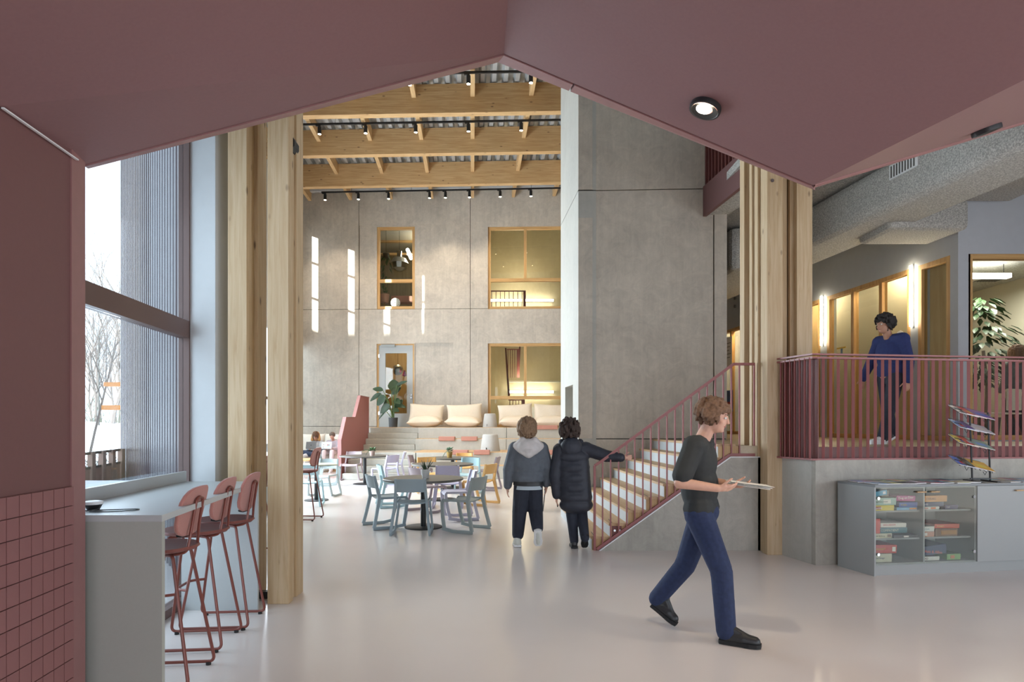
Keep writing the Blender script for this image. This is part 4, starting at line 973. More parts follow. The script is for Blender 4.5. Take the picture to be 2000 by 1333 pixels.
# ------------------------------------------------------------------ moulded chairs (faces +y)
def pchair(mat):
    e = thing('plastic_chair', '', 'chair')
    # seat: slightly dished plate
    b = MB(); n = 8; vs = []; fs = []
    for s_ in (0, 1):
        for j in range(n + 1):
            for i in range(n + 1):
                u, v = i / n * 2 - 1, j / n; w = .205 + .025 * v
                x = u * w; y = -.17 + .40 * v
                z = .455 - .018 * (1 - u * u) + .012 * v - (.03 * max(0, v - .85) / .15 if v > .85 else 0) - (.018 if s_ else 0)
                vs.append((x, y, z))
    m = (n + 1) ** 2
    for j in range(n):
        for i in range(n):
            a = j * (n + 1) + i; fs.append((a, a + 1, a + n + 2, a + n + 1)); fs.append((a + m, a + n + 1 + m, a + n + 2 + m, a + 1 + m))
    edge = [i for i in range(n + 1)] + [(j) * (n + 1) + n for j in range(1, n + 1)] + [n * (n + 1) + i for i in range(n - 1, -1, -1)] + [j * (n + 1) for j in range(n - 1, 0, -1)]
    for i in range(len(edge)): a, q = edge[i], edge[(i + 1) % len(edge)]; fs.append((a, a + m, q + m, q))
    b.add(vs, fs).build('seat', mat, e, smooth=True, fix=True)
    # back: curved panel
    b = MB(); vs = []; fs = []; n2 = 5
    for s_ in (0, 1):
        for j in range(n2 + 1):
            for i in range(n + 1):
                u, v = i / n * 2 - 1, j / n2; w = .215 - .012 * v
                x = u * w; z = .60 + .19 * v; y = -.215 - .055 * v - .05 * (1 - u * u) - (.016 if s_ else 0)
                vs.append((x, y, z - .014 * abs(u) ** 4 * (v > .9)))
    m = (n + 1) * (n2 + 1)
    for j in range(n2):
        for i in range(n):
            a = j * (n + 1) + i; fs.append((a, a + 1, a + n + 2, a + n + 1)); fs.append((a + m, a + n + 1 + m, a + n + 2 + m, a + 1 + m))
    edge = [i for i in range(n + 1)] + [j * (n + 1) + n for j in range(1, n2 + 1)] + [n2 * (n + 1) + i for i in range(n - 1, -1, -1)] + [j * (n + 1) for j in range(n2 - 1, 0, -1)]
    for i in range(len(edge)): a, q = edge[i], edge[(i + 1) % len(edge)]; fs.append((a, a + m, q + m, q))
    b.add(vs, fs).build('backrest', mat, e, smooth=True, fix=True)
    for s in (-1, 1):
        def bar(ps, w, t, nm):  # ps: list of (y,z,x) ; rectangular section
            b = MB(); vs = []; fs = []
            for i, (x, y, z, ww) in enumerate(ps):
                p0, p1 = ps[max(i - 1, 0)], ps[min(i + 1, len(ps) - 1)]
                d = Vector((0, p1[1] - p0[1], p1[2] - p0[2])).normalized(); nn = Vector((0, -d.z, d.y)) * (ww / 2)
                for q in (nn, -nn):
                    for xx in (-t / 2, t / 2): vs.append(Vector((x + xx, y, z)) + q)
            for i in range(len(ps) - 1):
                k = 4 * i
                for a_, b_ in ((0, 1), (1, 3), (3, 2), (2, 0)): fs.append((k + a_, k + b_, k + 4 + b_, k + 4 + a_))
            k = 4 * (len(ps) - 1); fs += [(0, 2, 3, 1), (k, k + 1, k + 3, k + 2)]
            return b.add(vs, fs).build(nm, mat, e, fix=True, bevel=.004)
        bar([(s * .200, -.270, .79, .036), (s * .207, -.233, .62, .046), (s * .220, -.20, .46, .052), (s * .245, -.25, .22, .046), (s * .268, -.295, .03, .048)], .035, .036, 'rear_leg')
        bar([(s * .218, .215, .45, .04), (s * .222, .225, .42, .046), (s * .245, .20, .22, .05), (s * .268, .155, .03, .05)], .035, .03, 'front_leg')
        bar([(s * .268, -.305, .026, .05), (s * .268, -.08, .022, .044), (s * .268, .02, .022, .044), (s * .266, .19, .050, .05)], .036, .03, 'runner')
        bar([(s * .214, -.22, .455, .036), (s * .216, .0, .45, .03), (s * .218, .22, .452, .034)], .03, .026, 'seat_rail')
    return e
P_ = {'bluegrey': plain('chair_blue_grey', c(146, 162, 170), .5), 'grey': plain('chair_light_grey', c(160, 172, 174), .5), 'lav': plain('chair_lavender', c(178, 176, 200), .5), 'lav2': plain('chair_pale_lavender', c(190, 188, 206), .5),
      'mauve': plain('chair_mauve', c(158, 144, 150), .5), 'cyan': plain('chair_pale_cyan', c(168, 198, 206), .5), 'yel': plain('chair_ochre', c(216, 170, 104), .5)}
chairs = [ # px, Y, facing angle (deg, 0 = away from camera, 90 = to the left), colour, label
 (806, 8.78, 2, 'bluegrey', 'blue-grey plastic chair in front of the nearest round table, back to camera'),
 (757, 9.32, -60, 'bluegrey', 'blue-grey plastic chair at the left side of the nearest round table'),
 (905, 8.98, 64, 'grey', 'light grey plastic chair at the right side of the nearest round table'),
 (893, 10.05, 105, 'lav2', 'pale lavender plastic chair behind the right side of the nearest round table'),
 (770, 11.6, -70, 'cyan', 'pale cyan plastic chair seen edge-on left of the middle round table'),
 (876, 11.55, 2, 'lav', 'lavender plastic chair with its back to the camera at the middle table'),
 (836, 10.9, -50, 'mauve', 'mauve plastic chair behind the white snake plant pot'),
 (936, 11.9, 62, 'yel', 'ochre plastic chair at the right side of the middle table'),
 (951, 14.5, 80, 'mauve', 'mauve plastic chair at the far right, in front of the tribune'),
 (914, 13.75, 170, 'cyan', 'pale cyan plastic chair behind the middle round table'),
 (905, 16.0, 178, 'yel', 'ochre plastic chair showing its back above the farthest round table'),
 (838, 13.9, -160, 'yel', 'ochre plastic chair between the middle table and the farthest table'),
 (822, 15.1, -95, 'mauve', 'mauve plastic chair at the left of the farthest round table'),
 (645, 15.6, -80, 'grey', 'light grey plastic chair left of the table with the pink pot'),
 (686, 16.95, 178, 'mauve', 'mauve plastic chair behind the table with the pink pot'),
 (752, 15.35, 58, 'lav', 'lavender plastic chair at the front right of the table with the pink pot'),
 (770, 16.9, 100, 'lav2', 'pale lavender plastic chair behind the right side of the pink pot table'),
 (602, 11.75, 8, 'cyan', 'pale cyan plastic chair in front of the small pale table'),
 (632, 13.2, 172, 'grey', 'light grey plastic chair behind the small pale table'),
 (668, 15.0, -60, 'cyan', 'pale cyan plastic chair between the pale table and the pink pot table'),
]
chairs = chairs[:-1]
ch0 = {}
for (px_, Y, a, cn, lb) in chairs:
    loc = (xat(px_, Y), Y, 0)
    if cn not in ch0:
        e = pchair(P_[cn]); ch0[cn] = e; e.location = loc; e.rotation_euler = (0, 0, radians(a)); tag(e, lb, group='moulded plastic chairs around the tables')
    else: copy_tree(ch0[cn], None, loc, radians(a), lb, 'moulded plastic chairs around the tables')
bc = thing('black_chair', 'black thin-legged chair hidden behind the two walking boys', 'chair', (xat(1075, 11.2), 11.2, 0), .3)
b = MB(); b.obox((0, 0, .45), (.42, .42, .03)); b.build('seat', M['black'], bc, bevel=.01)
b = MB(); b.lathe([(.001, -.01), (.2, -.01), (.21, 0), (.2, .01), (.001, .01)], seg=24, sy=1); ob = b.build('backrest', M['black'], bc); ob.rotation_euler = (radians(78), 0, 0); ob.location = (0, .2, .72)
for sx_ in (-1, 1):
    for sy_ in (-1, 1): MB().cyl((sx_ * .15, sy_ * .15, .44), (sx_ * .23, sy_ * .23, 0), .01, seg=8).build('leg', M['black'], bc)

# ------------------------------------------------------------------ plants in pots
def leaf_mb(b, base, tip, w, droop=.0, seg=4, up=Vector((0, 0, 1)), th=.004):
    base, tip = Vector(base), Vector(tip); d = tip - base; side = d.cross(up)
    side = side.normalized() if side.length > 1e-5 else Vector((1, 0, 0)); nn = side.cross(d).normalized(); vs = []; fs = []
    for i in range(seg + 1):
        t = i / seg; p = base + d * t - Vector((0, 0, 1)) * droop * t * t; ww = w * (sin(pi * min(1, (t * .92 + .04)) ** .8) ** .8) * .5
        vs += [p + side * ww + nn * ww * .25, p - nn * th, p - side * ww + nn * ww * .25, p + nn * th * .4]
    for i in range(seg):
        a = 4 * i
        for k in range(4): fs.append((a + k, a + (k + 1) % 4, a + 4 + (k + 1) % 4, a + 4 + k))
    fs += [(3, 2, 1, 0), (4 * seg, 4 * seg + 1, 4 * seg + 2, 4 * seg + 3)]
    b.add(vs, fs)
def pot(e, r0, r1, h, m):
    MB().lathe([(.001, 0), (r0 * .95, 0), (r0, .004), (r1, h), (r1 * .9, h), (r1 * .86, h * .86), (.001, h * .86)], seg=28, cap=False).build('pot', m, e, smooth=True, ang=40)
    MB().cyl((0, 0, h * .82), (0, 0, h * .88), r1 * .85, seg=20).build('soil', plain('soil', c(60, 46, 36), .95), e)
Yp = 9.14; e = thing('snake_plant', 'snake plant in a white pot on the nearest round table', 'plant', (xat(831, Yp), Yp, .74))
pot(e, .05, .066, .135, M['white'])
random.seed(3)
for i in range(9):
    a = i * 2.4; t = .25 + .4 * random.random(); b = MB(); leaf_mb(b, (.02 * cos(a), .02 * sin(a), .11), (.13 * t * cos(a) * 1.6, .1 * t * sin(a), .16 + .13 * random.random() + .03), .032, 0); b.build('leaf', M['leaf'], e, smooth=True, fix=True)
def bushy(name, label, loc, pr, ph, pm, n, rad, hh, lm, seed, trail=None):
    random.seed(seed); e = thing(name, label, 'plant', loc); pot(e, pr * .78, pr, ph, pm)
    for i in range(n):
        a = random.random() * 6.28; r = rad * (.25 + .75 * random.random()); z = ph + hh * random.random()
        p = Vector((r * cos(a) * .8, r * sin(a) * .8, z)); b = MB(); leaf_mb(b, p * .55 + Vector((0, 0, ph * .4)), p, .05 + .025 * random.random(), .02, 3); b.build('leaf', lm, e, smooth=True, fix=True)
    if trail:
        for (dx, dz, k) in trail:
            for j in range(k):
                t = (j + 1) / k; b = MB(); q = Vector((dx * (t ** .6), -.02, ph + .04 + dz * t - .05 * t * t)); leaf_mb(b, q, q + Vector((.03 * math.copysign(1, dx), -.01, -.025)), .032, .0, 2); b.build('leaf', lm, e, smooth=True, fix=True)
    return e
bushy('potted_ivy', 'trailing ivy in a mustard pot on the farthest round table', (xat(878, 14.9), 14.9, .74), .075, .15, plain('mustard_pot', c(186, 150, 84), .5), 46, .13, .13, M['leaf3'], 5, [(-.15, -.12, 10)])
bushy('potted_spider_plant', 'small green plant in a pale pink pot on the left round table', (xat(727, 15.85), 15.85, .74), .075, .125, plain('blush_pot', c(206, 176, 166), .5), 46, .16, .12, M['leaf2'], 6, [(-.22, .02, 9), (-.14, -.08, 7)])
# large strelitzia on the platform
Yb = 21.9; sb = thing('strelitzia_plant', 'tall strelitzia in a dark grey pot beside the far door', 'plant', (xat(768, Yb), Yb, 1.452))
pot(sb, .15, .165, .34, plain('dark_grey_pot', c(66, 70, 74), .55))
random.seed(12); S1 = Yb / F   # metres per pixel there
lv_ = [((771, 765), (768, 742), .44, 0), ((748, 763), (731, 759), .2, .03), ((744, 769), (729, 776), .18, .1), ((752, 774), (741, 784), .3, .08), ((764, 765), (783, 753), .16, .05), ((775, 753), (792, 744), .12, .05), ((778, 757), (784, 751), .1, .03),
       ((757, 778), (748, 796), .1, .05), ((760, 790), (752, 798), .26, .03), ((770, 782), (782, 784), .24, .1), ((770, 790), (784, 792), .2, .06), ((768, 800), (778, 803), .2, .03), ((766, 770), (776, 763), .2, 0), ((771, 797), (776, 792), .22, 0), ((754, 803), (747, 810), .06, .05)]
for i, (pa, pb, w, dr_) in enumerate(lv_):
    ya = Yb + random.uniform(-.2, .2); yb = Yb + random.uniform(-.35, .35)
    A = at(*pa, ya) - sb.location; B = at(*pb, yb) - sb.location
    if (B - A).length < .42: B = A + (B - A).normalized() * .42
    b = MB(); leaf_mb(b, A, B, w * 1.0, dr_, 6, up=Vector((.2, -1, .35))); b.build('leaf', M['leaf'], sb, smooth=True, fix=True)
    MB().tube(fillet([(random.uniform(-.06, .06), random.uniform(-.06, .06), .28), ((A.x) * .35, A.y * .3, A.z * .62), A], .4, 6), .012, 6).build('stalk', M['stem'], sb, smooth=True)

# ------------------------------------------------------------------ soft seating on the tribune
def pillow(name, mat, w, d, h, cen, rot, e=None, label=None, cat=None, group=None, n=14):
    vs = []; fs = []
    for s_ in (1, -1):
        for j in range(n + 1):
            for i in range(n + 1):
                u, v = i / n * 2 - 1, j / n * 2 - 1
                k = max(0, (1 - abs(u) ** 2.6)) ** .5 * max(0, (1 - abs(v) ** 2.6)) ** .5
                pin = 1 - .07 * (1 - abs(u) ** 2) * abs(v) ** 3 - .0; pinx = 1 - .05 * (1 - abs(v) ** 2) * abs(u) ** 3
                wr_ = .012 * sin(7 * u + 3 * v) * k
                vs.append((u * w / 2 * pinx, v * d / 2 * pin, s_ * (h / 2 * k + .004) + wr_))
    m = (n + 1) ** 2
    for j in range(n):
        for i in range(n):
            a = j * (n + 1) + i; fs.append((a, a + 1, a + n + 2, a + n + 1)); fs.append((a + m, a + n + 1 + m, a + n + 2 + m, a + 1 + m))
    edge = [i for i in range(n + 1)] + [j * (n + 1) + n for j in range(1, n + 1)] + [n * (n + 1) + i for i in range(n - 1, -1, -1)] + [j * (n + 1) for j in range(n - 1, 0, -1)]
    for i in range(len(edge)): a, q = edge[i], edge[(i + 1) % len(edge)]; fs.append((a, a + m, q + m, q))
    ob = MB().add(vs, fs).build(name, mat, e, smooth=True, ang=80, fix=True, label=label, cat=cat, group=group)
    ob.location = cen; ob.rotation_euler = rot; return ob
Yc = 21.35; words = ['leftmost', 'second from left', 'third from left', 'rightmost']
for i, (a, q) in enumerate(((797, 864), (871, 940), (974, 1042), (1044, 1112))):
    xc = (xat(a, Yc) + xat(q, Yc)) / 2; w = xat(q, Yc) - xat(a, Yc)
    s1 = pillow('floor_cushion', M['beige'], w * .98, .95, .40, (xc, Yc, 1.452 + .19), (radians(3), radians((-2, 2, 1, -1)[i]), radians((1, -3, 2, 0)[i])), label='plump beige seat cushion, the %s on the top tier' % words[i], cat='cushion', group='beige floor cushions')
    s2 = pillow('back_cushion', M['beige'], w * 1.02, .72, .26, (xc + (-.02, .0, -.02, .0)[i], Yc + .42, 1.452 + .47), (radians(74), radians((3, -3, -4, 2)[i]), 0), label='beige back cushion leaning on the wall, the %s on the top tier' % words[i], cat='cushion', group='beige back cushions')
def pouf(px_, Y, z, r, h, label):
    e = thing('pouf', label, 'pouf', (xat(px_, Y), Y, z))
    MB().lathe([(r, 0), (r, .02), (r * .78, h * .93), (r * .72, h * .98), (r * .6, h), (.001, h)], seg=36).build('body', M['pouf'], e, smooth=True, ang=50)
    MB().box(-r * .4, -r * .36, -r * 1.0, -r * .9, h * .10, h * .22).build('tag', M['black'], e); return e
pouf(957, 21.0, 1.452, .25, .47, 'pale grey felt pouf between the cushion pairs on the top tier')
pouf(957.5, 18.75, .732, .30, .52, 'larger grey felt pouf on the middle landing of the tribune')
for i, (a, y0, Y, z, lb) in enumerate(((857, 853, 19.7, 1.092, 'terracotta seat pad over the tier edge, left one of the upper pair'), (901, 853, 19.7, 1.092, 'terracotta seat pad over the tier edge, right one of the upper pair'), (883, 881, 18.0, .732, 'terracotta seat pad behind the mustard plant pot'), (925.5, 881, 18.0, .732, 'terracotta seat pad directly below the larger grey pouf'),
     (1027, 831, 20.3, 1.452, 'terracotta seat pad on the top tier, partly behind the left boy'), (1058, 831, 20.3, 1.452, 'terracotta seat pad on the top tier, between the heads of the boys'), (1072, 881, 18.0, .732, 'terracotta seat pad on the landing edge between the two boys'))):
    x0 = xat(a, Y); w = 31 * Y / F
    MB().add([(x0, Y - .06, z - .07), (x0 + w, Y - .06, z - .07), (x0 + w, Y - .06, z + .07), (x0, Y - .06, z + .07), (x0, Y - .013, z - .07), (x0 + w, Y - .013, z - .07), (x0 + w, Y - .013, z), (x0, Y - .013, z), (x0, Y + .3, z), (x0 + w, Y + .3, z), (x0 + w, Y + .3, z + .06), (x0, Y + .3, z + .06)],
             [(0, 1, 2, 3), (0, 4, 5, 1), (4, 7, 6, 5), (7, 8, 9, 6), (8, 11, 10, 9), (3, 2, 10, 11), (1, 5, 6, 2), (6, 9, 10, 2), (0, 3, 7, 4), (7, 3, 11, 8)]).build('seat_pad', M['pad'], label=lb, cat='seat pad', group='terracotta seat pads', fix=True, bevel=.012)
# bean-bag sofa left with the two girls
so = thing('beanbag_sofa', 'off-white beanbag sofa against the concrete wall on the left', 'sofa', (-6.2, 20.4, 0))
bb2 = plain('offwhite_linen', c(228, 224, 214), .9, noise=.04, scale=60, bump=.2)
for x in (-6.95, -6.12, -5.55):
    pillow('seat_cushion', bb2, .84, .95, .62, (x + 6.2, -.05, .31), (0, 0, 0), so)
for x in (-6.8, -5.9): pillow('back_cushion', bb2, .98, .86, .34, (x + 6.2, .42, .82), (radians(76), 0, 0), so)
MB().box(-1.2, 1.0, -.3, .6, 0, .06).build('base', M['oak_side'], so)
# ------------------------------------------------------------------ people
BAKE = []
def V(*a): return Vector(a)
def blob(name, mb, voxel, mat, parent, it=3, label=None):
    ob = mb.build(name, mat, parent, w=True, label=label)
    r = ob.modifiers.new('r', 'REMESH'); r.mode = 'VOXEL'; r.voxel_size = voxel; r.use_smooth_shade = True
    if it: s = ob.modifiers.new('s', 'SMOOTH'); s.factor = .5; s.iterations = it
    BAKE.append(ob); return ob
def chain(b, pts, rs, seg=12):
    for i in range(len(pts) - 1): b.cap(pts[i], pts[i + 1], rs[i], rs[i + 1], seg)
def hand(b, w, d, n, side, curl=.35, k=1.0):
    """w wrist, d finger direction, n palm-facing normal, side = lateral direction towards the thumb"""
    d = d.normalized(); n = (n - d * n.dot(d)).normalized(); lat = d.cross(n).normalized()
    if lat.dot(side) < 0: lat = -lat
    b.cap(w, w + d * .035 * k, .024 * k, .026 * k, 8)
    for j in (-1, 0, 1): b.cap(w + d * .03 * k + lat * .016 * j * k, w + d * .082 * k + lat * .025 * j * k, .016 * k, .0135 * k, 8)
    for j, (L, o_) in enumerate(((.066, .030), (.074, .010), (.070, -.010), (.054, -.029))):
        p = w + d * .082 * k + lat * o_ * k; a = curl * .7
        for s_, f_ in enumerate((.45, .31, .24)):
            dd = d * cos(a) + n * sin(a); q = p + dd * L * f_ * k; b.cap(p, q, (.0092 - .0008 * s_) * k, (.0086 - .0008 * s_) * k, 8); p = q; a += curl
    p = w + d * .022 * k + lat * .024 * k; dd = (lat * .75 + d * .6 + n * .25).normalized()
    for s_, L in enumerate((.034, .03, .024)):
        q = p + dd * L * k; b.cap(p, q, (.0115 - .001 * s_) * k, (.0105 - .001 * s_) * k, 8); p = q; dd = (dd * .8 + d * .35 + n * curl * .5).normalized()
def frame(fwd, up=V(0, 0, 1)):
    f_ = fwd.normalized(); l = up.cross(f_).normalized(); u = f_.cross(l).normalized(); return Matrix((f_, l, u)).transposed()
def head(b, c_, R, k=1.0, neck=None):
    b.ell(c_ + R @ V(-.008, 0, .03) * k, (.094 * k, .076 * k, .088 * k), 20, 14, R)
    b.ell(c_ + R @ V(.025, 0, -.035) * k, (.066 * k, .058 * k, .078 * k), 16, 12, R)
    b.ell(c_ + R @ V(.066, 0, -.085) * k, (.022 * k, .026 * k, .018 * k), 10, 8, R)
    b.cap(c_ + R @ V(.086, 0, .02) * k, c_ + R @ V(.104, 0, -.022) * k, .009 * k, .013 * k, 8)
    for s in (-1, 1):
        b.ell(c_ + R @ V(-.005, s * .078, -.005) * k, (.018 * k, .009 * k, .030 * k), 8, 8, R)
        b.ell(c_ + R @ V(.055, s * .04, -.025) * k, (.025 * k, .02 * k, .022 * k), 8, 8, R)
    b.cap(c_ + R @ V(.075, -.035, .032) * k, c_ + R @ V(.075, .035, .032) * k, .012 * k, .012 * k, 8)
    if neck is not None: b.cap(c_ + R @ V(-.02, 0, -.06) * k, neck, .052 * k, .056 * k, 12)
SK = plain('skin', c(206, 160, 138), .55, noise=.04, scale=40); SKd = plain('skin_tan', c(176, 132, 108), .55)
EYE = plain('eye_white', c(230, 228, 224), .3); IRIS = plain('iris', c(60, 48, 40), .3); LIP = plain('lips', c(176, 108, 100), .5)
def face(e, c_, R, k=1.0):
    for s in (-1, 1):
        b = MB(); b.ell(c_ + R @ V(.078, s * .031, .008) * k, (.012 * k, .0145 * k, .0085 * k), 10, 8, R); ey_ = b.build('eye', EYE, e, w=True, smooth=True)
        b = MB(); b.ell(c_ + R @ V(.087, s * .031, .008) * k, (.005 * k, .006 * k, .006 * k), 8, 6, R); b.build('iris', IRIS, e, w=True, smooth=True)
        b = MB(); b.cap(c_ + R @ V(.086, s * .018, .032) * k, c_ + R @ V(.078, s * .046, .034) * k, .004 * k, .003 * k, 6); b.build('eyebrow', IRIS, e, w=True, smooth=True)
    b = MB(); b.ell(c_ + R @ V(.084, 0, -.052) * k, (.008 * k, .022 * k, .007 * k), 10, 6, R); b.build('mouth', LIP, e, w=True, smooth=True)
def shoe(e, heel, toe, mat, sole, h=.085, w=.045, up=V(0, 0, 1), nm='shoe'):
    d = (toe - heel); L = d.length; d.normalize(); l = up.cross(d).normalized(); u = d.cross(l)
    b = MB(); b.cap(heel + d * .045 + u * .05, heel + d * .05 + u * (h + .02), w * .92, w * .82, 12)
    b.cap(heel + d * .045 + u * .045, heel + d * (L * .6) + u * .042, w * .95, w * .92, 12); b.cap(heel + d * (L * .55) + u * .04, heel + d * (L - .045) + u * .034, w * .95, w * .78, 12)
    b.cap(heel + d * .06 + u * (h + .01), heel + d * (L * .62) + u * .06, w * .7, w * .55, 10)
    sh = blob(nm, b, .006, mat, e, 2)
    b = MB(); pts = []
    for t, ww in ((0, .6), (.02, .9), (.25, .86), (.5, .9), (.72, 1.04), (.9, .85), (.985, .5)): pts.append((t * L, ww * w))
    ring = [heel + d * a - l * q for a, q in pts] + [heel + d * a + l * q for a, q in reversed(pts)]
    b.prism(ring, u * .026); s_ = b.build('sole', sole, sh, fix=True); s_.location = -e.location; 
    sl_ = MB()
    for i in range(4):
        a = heel + d * (L * (.36 + .09 * i)) + u * (h + .012 - .013 * i); sl_.cap(a - l * w * .5, a + l * w * .5, .003, .003, 6)
    s2 = sl_.build('laces', sole if mat is not sole else EYE, sh, smooth=True); s2.location = -e.location
    return sh
def hair_clumps(name, e, c_, R, mat, rad, n, size, seed, zmin=-.05, back=True, k=1.0, long=0, jit=0, it=1):
    random.seed(seed); b = MB(); b.ell(c_ + R @ V(-.02, 0, .045) * k, (rad[0] * .96 * k, rad[1] * .96 * k, rad[2] * .93 * k), 18, 12, R)
    i = 0
    while i < n:
        v = V(random.gauss(0, 1), random.gauss(0, 1), random.gauss(0, 1)).normalized()
        p = V(v.x * rad[0] - .02, v.y * rad[1], v.z * rad[2] + .045)
        if p.z < zmin or (p.x > .045 and p.z < .06) or (p.x > .01 and p.z < -.01): continue
        i += 1; q = c_ + R @ (p * k) + (R @ v) * random.uniform(0, jit); dn = R @ V(-.2 * abs(v.x), .1 * v.y, -1)
        b.cap(q, q + dn * size * (1.2 + long) * k + (R @ v) * .006, size * .62 * k, size * .3 * k, 6)
    return blob(name, b, .0065, mat, e, it)

# --- walking man in the foreground, mid-stride to the right
fwd = V(.88, -.47, 0); lf_ = V(.47, .88, 0)
man = thing('person', 'person in a black t-shirt and blue jeans striding right, holding papers', 'person', (1.40, 4.52, 0))
hc = V(1.47, 4.465, 1.595); Rh = frame(V(.90, -.40, -.22)); nb_ = V(1.395, 4.505, 1.43)
b = MB(); head(b, hc, Rh, 1.0, nb_)
shR, shL = V(1.285, 4.345, 1.385), V(1.465, 4.69, 1.385); elR, elL = V(1.165, 4.27, 1.135), V(1.45, 4.72, 1.12); wrR, wrL = V(1.405, 4.20, 1.105), V(1.60, 4.50, 1.10)
b.ell(V(1.37, 4.52, 1.26), (.115, .17, .20), 18, 12, frame(fwd)); b.ell(V(1.39, 4.52, 1.05), (.11, .15, .18), 18, 12, frame(fwd)); b.ell(V(1.395, 4.52, .90), (.095, .145, .11), 18, 12, frame(fwd))
b.cap(shR, shL, .07, .07); chain(b, [shR, elR, wrR], [.052, .042, .028]); chain(b, [shL, elL, wrL], [.052, .042, .028])
hand(b, wrR, V(.95, .1, .02), V(.1, .6, .75), V(.2, .3, 1), .3); hand(b, wrL, V(.75, -.6, .02), V(.0, -.4, .8), V(0, -.2, 1), .35)
hpR, hpL = V(1.345, 4.44, .90), V(1.445, 4.60, .90); knR, knL = V(1.49, 4.37, .50), V(1.315, 4.665, .47); anR, anL = V(1.515, 4.33, .10), V(1.125, 4.765, .19)
chain(b, [hpR, knR, anR], [.085, .058, .038]); chain(b, [hpL, knL, anL], [.085, .058, .038]); b.cap(anR, anR + V(.10, -.055, -.055), .03, .022); b.cap(anL, anL + V(.07, -.04, -.13), .035, .03)
blob('body', b, .0068, SK, man, 3); face(man, hc, Rh)
BLK = plain('black_cotton', c(44, 46, 46), .85, noise=.08, scale=25, bump=.15); JEAN = plain('blue_jeans', c(34, 46, 78), .85, noise=.14, scale=35, bump=.15)
b = MB(); b.ell(V(1.37, 4.52, 1.27), (.135, .19, .19), 18, 12, frame(fwd)); b.ell(V(1.38, 4.52, 1.08), (.135, .178, .20), 18, 12, frame(fwd)); b.cap(V(1.35, 4.45, .93), V(1.44, 4.60, .93), .115, .115); b.cap(shR, shL, .084, .084)
b.cap(shR, shR.lerp(elR, .80), .078, .075); b.cap(shL, shL.lerp(elL, .80), .078, .075); blob('t_shirt', b, .009, BLK, man, 4)
b = MB(); chain(b, [hpR, knR, anR + V(-.005, 0, -.02)], [.105, .078, .07]); chain(b, [hpL, knL, anL + V(.0, 0, .0)], [.105, .078, .066]); b.ell(V(1.395, 4.52, .90), (.125, .172, .10), 16, 10, frame(fwd))
for kk in (knR, knL): b.cap(kk + V(-.05, 0, .03), kk + V(-.05, 0, -.03), .03, .03)
blob('jeans', b, .009, JEAN, man, 3)
shoe(man, V(1.465, 4.345, .005), V(1.715, 4.215, .005), M['black'], M['rubber'], .10, .05, nm='right_shoe')
shoe(man, V(1.085, 4.79, .13), V(1.215, 4.70, .005) + V(.035, -.02, -.0), M['black'], M['rubber'], .10, .05, up=V(.55, -.28, .8), nm='left_shoe')
HB = plain('brown_hair', c(112, 84, 64), .8, noise=.3, scale=70); hair_clumps('hair', man, hc, Rh, HB, (.108, .086, .088), 240, .024, 31, jit=.014, it=0)
pp = thing('paper_sheets', 'white sheets of paper carried by the striding person', 'paper', (1.66, 4.33, 1.10))
for i in range(3): MB().obox((.0 + .01 * i, .01 * i, .012 + .006 * i), (.29, .20, .0016), Matrix.Rotation(-.35 + .12 * i, 3, 'Z') @ Matrix.Rotation(.12, 3, 'Y')).build('sheet', M['paper'], pp)

# --- boy on the left, seen from behind
bl = thing('person', 'boy from behind in a grey bomber jacket with pale hood and white trainers', 'person', (.21, 7.72, 0))
hc = V(.195, 7.73, 1.475); Rh = frame(V(.28, 1, .0)); b = MB(); head(b, hc, Rh, .95, V(.2, 7.72, 1.30))
sL, sR = V(.045, 7.72, 1.235), V(.365, 7.72, 1.235); eL, eR = V(-.035, 7.70, .98), V(.445, 7.71, .98); wL_, wR_ = V(-.055, 7.74, .755), V(.43, 7.74, .78)
b.cap(sL, sR, .06, .06); b.ell(V(.205, 7.72, 1.1), (.15, .1, .2)); b.ell(V(.205, 7.72, .84), (.14, .1, .14)); chain(b, [sL, eL, wL_], [.045, .036, .025]); chain(b, [sR, eR, wR_], [.045, .036, .025])
hand(b, wL_, V(-.05, .1, -1), V(1, .1, 0), V(0, 1, 0), .3, .92); hand(b, wR_, V(.0, .1, -1), V(-1, .1, 0), V(0, 1, 0), .3, .92)
hL, hR = V(.13, 7.72, .80), V(.28, 7.72, .80); kL, kR = V(.095, 7.78, .44), V(.30, 7.80, .44); aL, aR = V(.075, 7.77, .09), V(.315, 7.56, .20)
chain(b, [hL, kL, aL], [.075, .052, .036]); chain(b, [hR, kR, aR], [.075, .052, .036]); b.cap(aL, aL + V(0, .1, -.05), .03, .028); b.cap(aR, aR + V(.005, .08, -.11), .028, .022); blob('body', b, .0068, SK, bl, 3)
JK = plain('charcoal_jacket', c(92, 98, 106), .8, noise=.10, scale=18, bump=.4); HD = plain('pale_grey_hood', c(206, 200, 198), .85, noise=.06, scale=20, bump=.2); TR = plain('dark_tracksuit', c(40, 44, 56), .85, noise=.12, scale=20, bump=.2)
b = MB(); b.cap(sL, sR, .098, .098); b.ell(V(.205, 7.71, 1.06), (.222, .155, .25), 20, 14); b.ell(V(.205, 7.71, .90), (.215, .15, .15), 20, 14)
chain(b, [sL, eL, wL_ + V(0, 0, .02)], [.095, .082, .055]); chain(b, [sR, eR, wR_ + V(0, 0, .02)], [.095, .082, .055])
jk = blob('jacket', b, .009, JK, bl, 3)
MB().lathe([(.17, .775), (.187, .785), (.187, .825), (.178, .84)], (.205, 7.71, 0), 28, sx=1.02, sy=.72).build('waistband', M['black'], bl, w=True, smooth=True)
